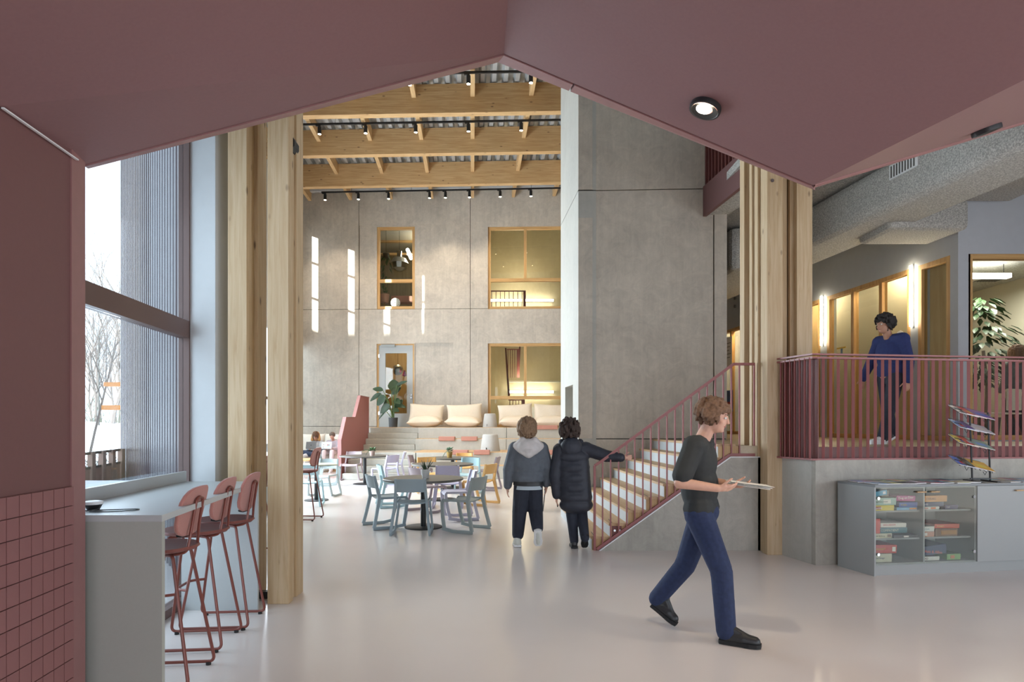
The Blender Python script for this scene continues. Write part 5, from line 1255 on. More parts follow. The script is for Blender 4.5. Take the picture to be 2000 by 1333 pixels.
MB().lathe([(.150, .728), (.170, .73), (.172, .785)], (.205, 7.71, 0), 28, sx=1.02, sy=.72).build('shirt_hem', plain('pale_tee', c(178, 190, 198), .9), bl, w=True, smooth=True)
b = MB(); b.ell(V(.205, 7.62, 1.255), (.15, .10, .115), 18, 12); b.cap(V(.06, 7.66, 1.27), V(.205, 7.555, 1.19), .055, .065); b.cap(V(.35, 7.66, 1.27), V(.205, 7.555, 1.19), .055, .065); b.cap(V(.07, 7.66, 1.28), V(.13, 7.62, 1.34), .05, .05); b.cap(V(.34, 7.66, 1.28), V(.28, 7.62, 1.34), .05, .05); b.cap(V(.12, 7.76, 1.32), V(.11, 7.66, 1.29), .035, .045); b.cap(V(.29, 7.76, 1.32), V(.30, 7.66, 1.29), .035, .045)
blob('hood', b, .008, HD, bl, 3)
b = MB(); chain(b, [hL, kL, aL + V(0, 0, .06)], [.11, .095, .076]); chain(b, [hR, kR, aR + V(0, .04, .06)], [.11, .095, .074]); b.cap(hL, hR, .105, .105); b.cap(hL + V(0, 0, .02), hR + V(0, 0, .02), .1, .1); blob('trousers', b, .009, TR, bl, 3)
TRN = plain('white_trainer', c(206, 208, 200), .6)
shoe(bl, V(.07, 7.70, .005), V(.06, 7.97, .005), TRN, M['white'], .09, .056, nm='left_trainer'); shoe(bl, V(.315, 7.50, .245), V(.325, 7.62, .03), TRN, M['white'], .08, .054, up=V(0, .85, .5), nm='right_trainer')
hair_clumps('hair', bl, hc, Rh, plain('light_brown_hair', c(130, 104, 80), .8, noise=.3, scale=80), (.118, .098, .104), 300, .03, 41, -.09, long=.6, jit=.016, it=0)

# --- boy on the right in a long padded coat, hand on the railing
br_ = thing('person', 'boy from behind in a long black padded coat reaching for the railing', 'person', (.79, 7.66, 0))
hc = V(.722, 7.68, 1.455); Rh = frame(V(.1, 1, .0)); b = MB(); head(b, hc, Rh, .95, V(.735, 7.67, 1.29))
sL, sR = V(.60, 7.67, 1.22), V(.92, 7.66, 1.235); eL, eR = V(.535, 7.64, .93), V(1.15, 7.60, 1.155); wL_, wR_ = V(.555, 7.66, .66), V(1.365, 7.535, 1.135)
b.cap(sL, sR, .06, .06); b.ell(V(.76, 7.67, 1.08), (.15, .1, .2)); b.ell(V(.78, 7.67, .82), (.14, .1, .14)); chain(b, [sL, eL, wL_], [.045, .036, .025]); chain(b, [sR, eR, wR_], [.045, .036, .025])
hand(b, wL_, V(.0, .1, -1), V(1, .1, 0), V(0, 1, 0), .3, .92); hand(b, wR_, V(1, -.05, .0), V(0, 1, .0), V(0, .2, 1), .75, .92)
hL, hR = V(.71, 7.66, .80), V(.85, 7.66, .80); kL, kR = V(.745, 7.70, .43), V(.875, 7.70, .42); aL, aR = V(.775, 7.66, .09), V(.895, 7.54, .15)
chain(b, [hL, kL, aL], [.075, .052, .036]); chain(b, [hR, kR, aR], [.075, .052, .036]); b.cap(aL, aL + V(0, .1, -.05), .03, .028); b.cap(aR, aR + V(.005, .08, -.07), .026, .02); blob('body', b, .0068, SK, br_, 3)
CO = plain('black_padded_coat', c(42, 45, 56), .6, noise=.1, scale=18, bump=.3)
b = MB(); b.cap(sL, sR, .095, .095); 
b.cap(V(.74, 7.66, 1.08), V(.80, 7.66, .66), .118, .118, 20); b.cap(V(.69, 7.66, 1.08), V(.72, 7.66, .62), .12, .12, 20); b.cap(V(.83, 7.66, 1.08), V(.87, 7.66, .62), .13, .13, 20)
for z, w_, x_ in ((1.14, .205, .76), (1.01, .208, .765), (.88, .205, .775), (.76, .205, .785), (.64, .21, .795), (.54, .212, .80)): b.ell(V(x_, 7.66, z), (w_, .152, .11), 22, 12)
for k_, (p, q, r0, r1) in enumerate(((sR, eR, .09, .078), (eR, wR_ - V(.03, 0, 0), .078, .056), (sL, eL, .09, .075), (eL, wL_ + V(0, 0, -.0), .075, .056))):
    for t in (0, .25, .5, .75): b.cap(p.lerp(q, t + .05), p.lerp(q, t + .20), r0 + (r1 - r0) * t, r0 + (r1 - r0) * (t + .2), 14)
    b.cap(p, q, r0 * .97, r1 * .97, 14)
blob('padded_coat', b, .009, CO, br_, 2)
b = MB(); b.ell(V(.735, 7.60, 1.255), (.135, .095, .135), 18, 12); b.cap(V(.62, 7.66, 1.32), V(.66, 7.6, 1.2), .045, .055); b.cap(V(.85, 7.66, 1.32), V(.81, 7.6, 1.2), .045, .055); blob('hood', b, .009, CO, br_, 3)
b = MB(); chain(b, [hL, kL, aL], [.088, .072, .056]); chain(b, [hR, kR, aR], [.088, .072, .056]); blob('trousers', b, .009, TR, br_, 3)
shoe(br_, V(.775, 7.60, .005), V(.77, 7.84, .005), M['black'], M['rubber'], .08, .046, nm='left_shoe'); shoe(br_, V(.895, 7.50, .19), V(.90, 7.62, .01), M['black'], M['rubber'], .07, .045, up=V(0, .8, .55), nm='right_shoe')
hair_clumps('hair', br_, hc, Rh, plain('dark_curly_hair', c(62, 48, 42), .8, noise=.3, scale=80), (.114, .102, .104), 300, .026, 43, -.06, jit=.035, it=0)

# --- man walking on the deck behind the railing
dm = thing('person', 'person in a navy jumper and dark trousers walking along the raised deck', 'person', (5.0, 8.13, 1.28)); Z0 = 1.28
def z_(*a): return V(a[0], a[1], a[2] + Z0)
hc = z_(4.895, 8.08, 1.575); Rh = frame(V(-.95, -.25, -.12)); fr_ = frame(V(-.95, -.3, 0)); b = MB(); head(b, hc, Rh, 1, z_(4.97, 8.11, 1.40))
sN, sF = z_(5.06, 7.96, 1.37), z_(4.96, 8.30, 1.37); eN, eF = z_(5.12, 7.93, 1.08), z_(4.88, 8.36, 1.10); wN, wF = z_(5.09, 7.90, .83), z_(4.75, 8.32, .88)
b.cap(sN, sF, .07, .07); b.ell(z_(5.01, 8.13, 1.22), (.12, .17, .2), 16, 12, fr_); b.ell(z_(5.01, 8.13, .93), (.12, .16, .15), 16, 12, fr_); chain(b, [sN, eN, wN], [.05, .04, .028]); chain(b, [sF, eF, wF], [.05, .04, .028])
hand(b, wN, V(-.1, 0, -1), V(0, 1, 0), V(-1, 0, 0), .3); hand(b, wF, V(-.2, 0, -1), V(0, -1, 0), V(-1, 0, 0), .3)
hN, hF = z_(5.02, 8.04, .88), z_(4.99, 8.21, .88); kN, kF = z_(4.94, 8.03, .48), z_(5.02, 8.22, .47); aN, aF = z_(4.82, 8.0, .10), z_(5.10, 8.22, .14)
chain(b, [hN, kN, aN], [.085, .058, .038]); chain(b, [hF, kF, aF], [.085, .058, .038]); blob('body', b, .0068, SKd, dm, 3); face(dm, hc, Rh)
NV = plain('navy_jumper', c(40, 50, 96), .9, noise=.08, scale=30, bump=.2); b = MB(); b.cap(sN, sF, .09, .09); b.ell(z_(5.01, 8.13, 1.2), (.145, .20, .24), 18, 12, fr_); b.ell(z_(5.01, 8.13, .98), (.14, .19, .16), 18, 12, fr_); chain(b, [sN, eN, wN], [.08, .066, .048]); chain(b, [sF, eF, wF], [.08, .066, .048]); blob('jumper', b, .009, NV, dm, 3)
b = MB(); chain(b, [hN, kN, aN], [.105, .075, .06]); chain(b, [hF, kF, aF], [.105, .075, .06]); b.cap(hN, hF, .105, .105); blob('trousers', b, .009, TR, dm, 3)
shoe(dm, z_(4.86, 8.01, .005), z_(4.62, 7.94, .005), M['white'], M['white'], .07, .045, nm='left_trainer'); shoe(dm, z_(5.14, 8.22, .10), z_(4.97, 8.19, .005), M['black'], M['white'], .07, .045, up=V(-.45, 0, .85), nm='right_trainer')
hair_clumps('hair', dm, hc, Rh, plain('black_hair', c(38, 34, 32), .8, noise=.2, scale=80), (.112, .09, .096), 260, .024, 44, jit=.02, it=0)

# --- person inside the meeting room
mp_ = thing('person', 'person with wavy brown hair and grey top inside the meeting room', 'person', (8.72, 10.6, 1.28))
hc = z_(8.72, 10.62, 1.47); Rh = frame(V(.3, 1, 0)); b = MB(); head(b, hc, Rh, .96, z_(8.72, 10.6, 1.30)); sL, sR = z_(8.55, 10.6, 1.26), z_(8.89, 10.6, 1.26)
b.cap(sL, sR, .06, .06); b.ell(z_(8.72, 10.6, 1.1), (.16, .1, .2)); b.ell(z_(8.72, 10.6, .86), (.15, .11, .14))
A_ = [sL, z_(8.50, 10.6, 1.0), z_(8.55, 10.75, .85)]; B_ = [sR, z_(8.94, 10.6, 1.0), z_(8.89, 10.75, .85)]; chain(b, A_, [.045, .038, .026]); chain(b, B_, [.045, .038, .026]); hand(b, A_[2], V(.1, .8, -.3), V(0, 0, -1), V(1, 0, 0), .3, .92); hand(b, B_[2], V(-.1, .8, -.3), V(0, 0, -1), V(-1, 0, 0), .3, .92)
C_ = [z_(8.64, 10.6, .82), z_(8.63, 10.62, .45), z_(8.62, 10.6, .08)]; D_ = [z_(8.8, 10.6, .82), z_(8.81, 10.62, .45), z_(8.82, 10.6, .08)]; chain(b, C_, [.08, .055, .038]); chain(b, D_, [.08, .055, .038]); b.cap(C_[2], C_[2] + V(0, .12, -.04), .035, .03); b.cap(D_[2], D_[2] + V(0, .12, -.04), .035, .03)
blob('body', b, .008, SK, mp_, 3)
b = MB(); b.cap(sL, sR, .08, .08); b.ell(z_(8.72, 10.6, 1.08), (.18, .13, .23)); b.ell(z_(8.72, 10.6, .90), (.17, .13, .14)); chain(b, A_, [.07, .06, .045]); chain(b, B_, [.07, .06, .045]); blob('top', b, .011, JK, mp_, 3)
b = MB(); chain(b, C_, [.1, .075, .06]); chain(b, D_, [.1, .075, .06]); blob('trousers', b, .011, TR, mp_, 3)
hair_clumps('hair', mp_, hc, Rh, HB, (.13, .112, .118), 300, .034, 45, -.10, long=.5)

# --- two girls on the beanbag sofa
def girl(x, label, hairmat, topm, legm, lapm, seed, hooded):
    e = thing('person', label, 'person', (x, 20.3, 0)); zs = .56; hc = V(x, 20.22, zs + .60); Rh = frame(V(-.05, -1, -.25)); b = MB(); head(b, hc, Rh, .95, V(x, 20.32, zs + .44))
    sL, sR = V(x + .16, 20.33, zs + .39), V(x - .16, 20.33, zs + .39); b.cap(sL, sR, .055, .055); b.ell(V(x, 20.33, zs + .26), (.15, .10, .19)); b.ell(V(x, 20.30, zs + .08), (.15, .13, .10))
    eL, eR = V(x + .23, 20.16, zs + .20), V(x - .23, 20.16, zs + .20); wL_, wR_ = V(x + .11, 19.96, zs + .20), V(x - .11, 19.96, zs + .20); chain(b, [sL, eL, wL_], [.042, .036, .025]); chain(b, [sR, eR, wR_], [.042, .036, .025])
    hand(b, wL_, V(-.3, -1, 0), V(0, 0, -1), V(-1, 0, 0), .3, .9); hand(b, wR_, V(.3, -1, 0), V(0, 0, -1), V(1, 0, 0), .3, .9)
    if hooded: legs = [[V(x - .1, 20.28, zs + .05), V(x - .36, 19.90, zs + .08), V(x + .10, 19.72, zs + .04)], [V(x + .1, 20.28, zs + .05), V(x + .36, 19.92, zs + .08), V(x - .08, 19.80, zs + .0)]]
    else: legs = [[V(x - .09, 20.28, zs + .05), V(x - .14, 19.80, zs + .10), V(x - .15, 19.66, .09)], [V(x + .09, 20.28, zs + .05), V(x + .12, 19.80, zs + .10), V(x + .13, 19.64, .09)]]
    for l in legs: chain(b, l, [.075, .055, .038])
    blob('body', b, .008, SK, e, 3); face(e, hc, Rh, .95)
    b = MB(); b.cap(sL, sR, .08, .08); b.ell(V(x, 20.33, zs + .24), (.19, .14, .21)); b.ell(V(x, 20.32, zs + .10), (.18, .14, .11)); chain(b, [sL, eL, wL_], [.075, .066, .048]); chain(b, [sR, eR, wR_], [.075, .066, .048]); b.cap(V(x - .07, 20.38, zs + .46), V(x + .07, 20.38, zs + .46), .05, .05); blob('hoodie', b, .01, topm, e, 3)
    b = MB()
    for l in legs: chain(b, l, [.092, .078, .062])
    blob('trousers', b, .01, legm, e, 3)
    for j, l in enumerate(legs):
        h_, t_ = (V(l[2].x, l[2].y + .06, .005), V(l[2].x, l[2].y - .18, .005)) if not hooded else (l[2] + V(-.02, .0, -.04), l[2] + V((.2, -.2)[j], -.1, -.04))
        shoe(e, h_, t_, M['white'], M['white'], .06, .042, nm=('left_shoe', 'right_shoe')[j])
    if hooded:
        hair_clumps('hair', e, hc, Rh, hairmat, (.115, .10, .105), 200, .03, seed, -.3, long=2.5); b = MB(); b.ell(hc + V(0, .06, .03), (.125, .11, .125)); b.cap(hc + V(-.09, .05, -.08), hc + V(.09, .05, -.08), .06, .06)
        b.cap(hc + V(-.11, .02, .04), hc + V(-.12, .0, -.12), .03, .045); b.cap(hc + V(.11, .02, .04), hc + V(.12, .0, -.12), .03, .045); b.cap(hc + V(-.07, .01, .12), hc + V(.07, .01, .12), .03, .03); blob('raised_hood', b, .009, plain('tan_hood', c(196, 150, 96), .9), e, 2)
    else: hair_clumps('hair', e, hc, Rh, hairmat, (.105, .085, .092), 160, .018, seed, .0)
    lp_ = thing('laptop', ('grey laptop on the lap of the girl with the tan hood' if hooded else 'white laptop covered in small stickers on the knees of the right girl'), 'laptop', (x - (.02 if hooded else .06), 19.86, zs + .20))
    MB().obox((0, .10, -.0), (.33, .22, .014)).build('base', lapm, lp_, bevel=.003); R_ = Matrix.Rotation(radians(-18), 3, 'X'); b = MB(); b.obox((0, -.045, .115), (.33, .008, .23), R_); ld = b.build('lid', lapm, lp_, bevel=.003)
    if not hooded:
        for k_, (sx_, sz_, w_, h_, cc_) in enumerate(((-.09, .13, .02, .02, (90, 60, 60)), (-.05, .12, .03, .03, (250, 250, 250)), (.03, .12, .03, .025, (190, 60, 60)), (.06, .12, .03, .025, (50, 90, 70)), (.09, .12, .02, .025, (60, 60, 130)), (.06, .07, .09, .015, (130, 200, 190)), (-.1, .05, .04, .012, (70, 70, 80)))):
            MB().obox(V(sx_, -.045, .115) + R_ @ V(0, -.0055, sz_ - .115), (w_, .001, h_), R_).build('sticker', plain('sticker_%d' % k_, c(*cc_), .5), ld)
    else: MB().obox(V(0, -.045, .115) + R_ @ V(0, -.0055, 0), (.03, .001, .03), R_).build('emblem', M['black'], ld)
girl(-6.46, 'girl with a raised tan hood and dark jeans sitting cross-legged with a laptop', HB, plain('white_hoodie', c(200, 204, 206), .9, bump=.2), plain('dark_jeans', c(52, 62, 84), .9, noise=.3, scale=14), plain('space_grey', c(112, 110, 108), .4, metal=.4), 51, True)
girl(-5.92, 'girl in a pale grey hoodie and light trousers sitting upright with a laptop', plain('tied_brown_hair', c(110, 96, 84), .8, noise=.2, scale=80), plain('pale_hoodie', c(190, 182, 190), .9, noise=.1, scale=12, bump=.2), plain('light_trousers', c(206, 196, 196), .9), plain('white_lid', c(206, 214, 218), .5), 52, False)
def bake_all():
    dg = bpy.context.evaluated_depsgraph_get(); dg.update()
    for ob in BAKE:
        me = bpy.data.meshes.new_from_object(ob.evaluated_get(dg)); me.name = ob.name; old = ob.data; ob.modifiers.clear(); ob.data = me
        me.shade_smooth() if hasattr(me, 'shade_smooth') else None
    BAKE.clear()
bake_all()
# ------------------------------------------------------------------ low cabinet with board games and magazines
Q0 = Vector((3.69, 6.23, 0)); cx_ = Vector((.99, .143, 0)).normalized(); cy_ = Vector((-.26, .965, 0)).normalized()
def PC(u, v, z=0): return Q0 + cx_ * u + cy_ * v + Vector((0, 0, z))
def cbox(b, u0, u1, v0, v1, z0, z1):
    return b.hexa([PC(u0, v0, z0), PC(u1, v0, z0), PC(u1, v1, z0), PC(u0, v1, z0)], [PC(u0, v0, z1), PC(u1, v0, z1), PC(u1, v1, z1), PC(u0, v1, z1)])
cb_ = thing('low_cabinet', 'long grey cabinet with two glass doors against the concrete deck wall', 'cabinet', PC(0, 0))
D_ = .48; zt = .905; U = [0, .565, 1.165, 1.765, 2.365]
def cpart(nm, u0, u1, v0, v1, z0, z1, m='cab', p=None): return cbox(MB(), u0, u1, v0, v1, z0, z1).build(nm, M[m], p or cb_, w=True, fix=True)
cpart('plinth', .0, 2.38, .03, D_, 0, .108); cpart('side_panel', -.018, 0, 0, D_, 0, zt, 'cab'); cpart('worktop', -.022, 2.385, -.012, D_, zt, zt + .022, 'cab_top')
cpart('back_panel', 0, 2.365, D_ - .015, D_, .108, zt); cpart('bottom_panel', 0, 2.365, .02, D_ - .015, .108, .126); cpart('top_panel', 0, 2.365, .02, D_ - .015, zt - .018, zt)
for u in U[1:]: cpart('divider', u - .009, u + .009, .02, D_ - .015, .126, zt - .018)
for i in (0, 1):
    for z in (.372, .655): cpart('shelf', U[i] + (.009 if i else .0), U[i + 1] - .009, .06, D_ - .015, z - .018, z)
for i in (0, 1):
    u0, u1 = U[i] + .004, U[i + 1] - .004
    g = cpart('glass_door', u0, u1, .0, .005, .112, zt - .004, 'glass2')
    a = PC(u1 - .115 if i == 0 else u0 + .035, -.02, zt - .055); q = PC(u1 - .01 if i == 0 else u0 + .135, -.02, zt - .055)
    hb_ = MB(); hb_.tube([a, q], .008, 8); hb_.cyl(a + cx_ * .01, a + cx_ * .01 + cy_ * .02, .006); hb_.cyl(q - cx_ * .01, q - cx_ * .01 + cy_ * .02, .006); h_ = hb_.build('handle', M['oak'], g, w=True, smooth=True)
    for z in (.22, .79):
        p = PC(u0 + .025 if i == 0 else u1 - .03, -.004, z); MB().cyl(p, p + cy_ * .02, .017, seg=16).build('hinge', M['chrome'], g, w=True)
for i in (2, 3):
    g = cpart('door', U[i] + .004, U[i + 1] - .003, .0, .018, .112, zt - .004); a = PC(U[i + 1] - .16, -.02, zt - .055); q = PC(U[i + 1] - .05, -.02, zt - .055)
    hb_ = MB(); hb_.tube([a, q], .008, 8); hb_.cyl(a + cx_ * .01, a + cx_ * .01 + cy_ * .02, .006); hb_.cyl(q - cx_ * .01, q - cx_ * .01 + cy_ * .02, .006); hb_.build('handle', M['oak'], g, w=True, smooth=True)
TXT = {}; TEXTS = []
def text(parent, s, p, size, col, R=None, align='LEFT', name='lettering'):
    cu = bpy.data.curves.new(name, 'FONT'); cu.body = s; TEXTS.append(None); cu.size = size; cu.extrude = .0004; cu.align_x = align; cu.resolution_u = 2
    k = tuple(col)
    if k not in TXT: TXT[k] = plain('print_%d' % len(TXT), c(*col), .6)
    cu.materials.append(TXT[k]); o_ = bpy.data.objects.new(name, cu); COL.objects.link(o_); o_.parent = parent; o_.location = p
    ang = math.atan2(cx_.y, cx_.x) if R is None else R; o_.rotation_euler = (pi / 2, 0, ang) if not isinstance(ang, tuple) else ang; TEXTS[-1] = o_; return o_
cabang = math.atan2(cx_.y, cx_.x)
def game(u, z, w, h, d, col, label, txt=None, tcol=(255, 255, 255), ts=.6, tilt=0, v=.07, rz=0, band=None):
    e = thing('board_game', label, 'board game', PC(u, v, z), cabang + rz, group='board games in the glass cabinet')
    m = plain('game_box', c(*col), .5, noise=.05, scale=20); Rt = Matrix.Rotation(tilt, 3, 'Y'); b = MB()
    cz = h / 2 + (abs(sin(tilt)) * w / 2 if tilt else 0)
    b.obox((w / 2, d / 2, cz), (w, d, h), Rt); b.build('box', m, e, bevel=.0015)
    b = MB(); b.obox(V(w / 2, d / 2, cz) + Rt @ V(0, 0, h * .17), (w + .003, d + .003, h * .66), Rt); b.build('lid', m, e, bevel=.0015)
    if band: b = MB(); b.obox(V(w / 2, 0, cz) + Rt @ V(w * band[1], -.0028, 0), (w * band[2], .001, h * .55), Rt); b.build('printed_panel', plain('print_panel', c(*band[0]), .5), e)
    if txt: text(e, txt, V(w / 2, 0, cz) + Rt @ V(-w * .42, -.004, -h * ts * .33), h * ts, tcol, (pi / 2, -tilt, 0))
    return e
s1, s2, s3 = .655, .372, .126
game(.02, s1, .25, .055, .26, (222, 200, 70), 'yellow board game at the bottom left of the upper shelf', 'ogenblik', (250, 240, 230), .5, band=((150, 40, 40), -.28, .36))
game(.02, s1 + .056, .275, .075, .26, (170, 200, 190), 'pale green board game stacked on the yellow box', 'Regenwormen', (70, 90, 86), .35, band=((235, 235, 225), .12, .3))
game(.03, s1 + .14, .16, .05, .22, (70, 160, 200), 'bright blue box tilted on top of the pale green game', None, tilt=radians(-9), band=((230, 235, 240), .3, .2))
game(.21, s1 + .133, .085, .065, .2, (130, 124, 108), 'small grey-brown box behind the blue one on the upper shelf', None, v=.16)
game(.30, s1, .235, .03, .24, (110, 170, 210), 'flat light blue game with an orange end on the upper shelf', None, band=((220, 140, 60), .3, .35))
game(.33, s1 + .031, .21, .05, .22, (56, 92, 170), 'royal blue game stacked on the flat light blue one', 'Kolejka', (220, 190, 90), .45)
game(.30, s1 + .09, .215, .055, .22, (176, 60, 130), 'magenta board game with white lettering on the blue stack', 'Dog en Dier', (255, 245, 240), .62, tilt=radians(2))
game(.025, s2, .22, .048, .26, (212, 206, 180), 'cream board game at the bottom left of the middle shelf', 'Over de brug', (60, 60, 60), .45, band=((120, 90, 70), .36, .2))
game(.09, s2 + .05, .33, .055, .26, (60, 110, 124), 'dark teal game with pale lettering on the middle shelf', 'COMPATIENT', (220, 220, 200), .6)
game(.12, s2 + .106, .29, .045, .28, (222, 220, 212), 'white board game with red lettering on top of the teal one', 'WOORDEN', (190, 50, 40), .6, tilt=radians(1))
game(.02, s2 + .055, .065, .15, .03, (200, 62, 48), 'upright red box at the left of the middle shelf', None, v=.04)
game(.25, s2, .28, .03, .22, (60, 54, 60), 'thin dark pile of booklets on the middle shelf', None, band=((220, 210, 200), .0, .2), v=.05)
game(.045, s3, .20, .085, .26, (204, 202, 180), 'cream box at the bottom of the lowest shelf', 'Set Imago', (60, 70, 110), .3)
game(.03, s3 + .087, .27, .085, .28, (190, 64, 52), 'red board game on top of the cream box, lowest shelf', 'Levensspel', (230, 200, 90), .32, tilt=radians(1.5), band=((235, 232, 220), .38, .14))
b1 = U[1] + .02
game(b1 + .02, s1, .19, .03, .2, (226, 226, 220), 'white and orange card game in the right compartment, upper shelf', 'LEXIS', (210, 70, 40), .6, band=((225, 120, 60), .12, .3))
game(b1, s1 + .032, .26, .045, .26, (46, 60, 96), 'dark blue game under the orange one, right compartment', 'QUIZ', (200, 200, 210), .5)
game(b1 + .03, s1 + .08, .27, .065, .26, (206, 142, 66), 'orange patterned game on top, right compartment upper shelf', 'OEKAKI', (120, 80, 50), .5)
game(b1 + .28, s1, .15, .045, .2, (60, 52, 96), 'small dark purple game on the right of the upper shelf', 'ovaal', (230, 230, 240), .4)
game(b1, s2, .15, .055, .24, (200, 148, 128), 'salmon box at the bottom left of the right middle shelf', None, band=((230, 226, 220), -.2, .3))
game(b1, s2 + .056, .15, .052, .24, (222, 224, 218), 'white box on top of the salmon one, right middle shelf', 'Just Puzzle', (70, 120, 140), .36)
game(b1 + .165, s2 + .001, .26, .08, .28, (120, 86, 58), 'brown figure-printed game in the right middle shelf', None, band=((170, 120, 60), .1, .7))
game(b1 + .155, s2 + .082, .29, .045, .30, (200, 84, 58), 'flat red game lying on the brown one, right middle shelf', 'Stratagem', (240, 210, 120), .45, tilt=radians(1))
game(b1 + .0, s3, .21, .04, .24, (224, 224, 218), 'white flat game with bold dark lettering, right lowest shelf', 'MAD', (90, 40, 40), .7)
game(b1 + .012, s3 + .048, .28, .095, .28, (50, 60, 96), 'large navy war game tilted on the white one, right lowest shelf', 'Axis & Allies', (220, 110, 90), .42, tilt=radians(-5), band=None)
game(b1 + .30, s3, .16, .06, .2, (140, 176, 110), 'small green game on the right of the lowest shelf', None, band=((200, 120, 70), -.1, .3))

# magazines lying on the cabinet
random.seed(77)
ccol = [(96, 160, 214, 'blue'), (222, 226, 150, 'pale yellow'), (236, 236, 238, 'white'), (60, 58, 62, 'black'), (90, 180, 186, 'turquoise'), (200, 170, 200, 'lilac'), (212, 90, 130, 'pink'), (150, 140, 128, 'taupe'), (40, 96, 120, 'petrol')]
mags = []; kinds = {}
zc_ = zt + .022
layout = []; ORD = 'first second third fourth fifth sixth seventh eighth ninth tenth eleventh twelfth thirteenth fourteenth fifteenth'.split()
for i in range(15):
    for j in range(2): layout.append((.04 + i * .155 + random.uniform(-.02, .02), .02 + .225 * j + random.uniform(0, .02), (i * 2 + j)))
side = ['front row', 'back row']
for (u, v, k) in layout:
    cc_ = ccol[(k * 5 + k // 3) % len(ccol)]
    if 1.2 < u < 1.52: continue
    i = k // 2
    lb = '%s magazine in the %s on the cabinet top, %s from the left' % (cc_[3], side[k % 2], ORD[i])
    e = thing('magazine', lb, 'magazine', PC(u, v, zc_ + .0005), cabang + random.uniform(-.18, .18), group='magazines spread over the cabinet top')
    m = plain('magazine_cover', c(*cc_[:3]), .35); t = .008
    MB().box(0, .148, 0, .205, 0, t).build('pages', M['paper'], e); MB().box(-.001, .149, -.001, .206, t, t + .0008).build('cover', m, e)
    b = MB(); b.box(.015, .13, .15, .19, t + .0008, t + .0011); b.box(.02, .08, .03, .09, t + .0008, t + .0011); b.build('cover_print', plain('cover_print', c(*ccol[(k * 7 + 2) % len(ccol)][:3]), .4), e)
# wire magazine rack
Yr = 6.55; rk = thing('magazine_rack', 'black metal four-tier magazine rack standing on the cabinet', 'rack', (xat(1917, 6.62), 6.62, zc_))
def RK(px_, py_, Y): return at(px_, py_, Y) - rk.location
za = 0; fp = [RK(1895, 806, 6.62), RK(1930, 806, 6.62)]; zt_ = fp[0].z
for i, (pt_, pb) in enumerate(((1894, 1899), (1929.5, 1934))):
    p0 = RK(pb, 0, 6.62); p0.z = .0; p1 = RK(pt_, 806, 6.62); b = MB(); b.cyl(p0, p1, .009, seg=8); b.build('upright', M['black'], rk, smooth=True)
    MB().obox((p0.x, 0, .006), (.03, .24, .012)).build('foot', M['black'], rk)
b = MB(); x0, x1 = RK(1895, 0, 6.62).x, RK(1934, 0, 6.62).x
for z in (.03, zt_ - .03): b.box(x0, x1, -.006, .006, z - .008, z + .008)
b.build('cross_bar', M['black'], rk)
tier_z = [RK(0, y, 6.62).z for y in (909, 867, 837, 809)]
mc = [((70, 110, 190), (60, 58, 54), (216, 170, 70)), ((220, 200, 90), (190, 50, 44), (120, 150, 136)), ((110, 150, 200), (70, 60, 140), (180, 180, 190)), ((190, 184, 178), (190, 60, 60), (120, 80, 150))]
mn = [('blue', 'charcoal', 'gold-edged'), ('yellow', 'red', 'grey-green'), ('sky blue', 'violet', 'silver'), ('silver-grey', 'red and white', 'purple')]; tn = ['lowest', 'second', 'third', 'top']
for i, z in enumerate(tier_z):
    tl = radians(14); R_ = Matrix.Rotation(tl, 3, 'Y') @ Matrix.Rotation(radians(24), 3, 'X')
    tr_ = MB(); tr_.obox((-.12, 0, z + .012), (.36, .008, .02), R_); 
    for k in range(7): q = V(-.12, 0, z) + R_ @ V(-.17 + k * .056, .10, .0); q2 = V(-.12, 0, z) + R_ @ V(-.17 + k * .056, -.10, 0); tr_.cyl(q, q2, .0025, seg=6)
    for sx_ in (-.1, .1):
        q = V(-.12, 0, z) + R_ @ V(sx_, -.10, 0); tr_.tube([q + V(-.02, 0, 0), q + V(0, 0, -.035), q + V(.02, 0, .0)], .003, 6)
    q = V(-.12, 0, z) + R_ @ V(0, .10, 0); a = V(-.12, 0, z) + R_ @ V(-.18, .1, .0); d = V(-.12, 0, z) + R_ @ V(.18, .1, 0); tr_.tube(fillet([a, a + V(0, 0, .03), d + V(0, 0, .03), d], .01, 3), .003, 6)
    a = V(-.12, 0, z) + R_ @ V(-.18, -.1, .0); d = V(-.12, 0, z) + R_ @ V(.18, -.1, 0); tr_.tube(fillet([a, a + V(0, 0, .02), d + V(0, 0, .02), d], .01, 3), .003, 6)
    tr_.build('wire_tray', M['black'], rk, smooth=True)
    for k in range(3):
        cc_ = mc[i][k]; e = thing('magazine', '%s magazine lying on the %s tier of the wire rack' % (mn[i][k], tn[i]), 'magazine', rk.location + V(-.12, 0, z) + R_ @ V(-.14 + .085 * k, .0, .008 + .006 * k), group='magazines in the wire rack')
        e.rotation_euler = R_.to_euler(); MB().box(-.05, .17, -.10, .11, 0, .006).build('pages', M['paper'], e); MB().box(-.052, .172, -.102, .112, .006, .007).build('cover', plain('rack_cover', c(*cc_), .3), e)
        MB().box(.0, .12, -.06, .02, .007, .0074).build('cover_print', plain('rack_print', c(*mc[(i + 1) % 4][(k + 1) % 3]), .4), e)

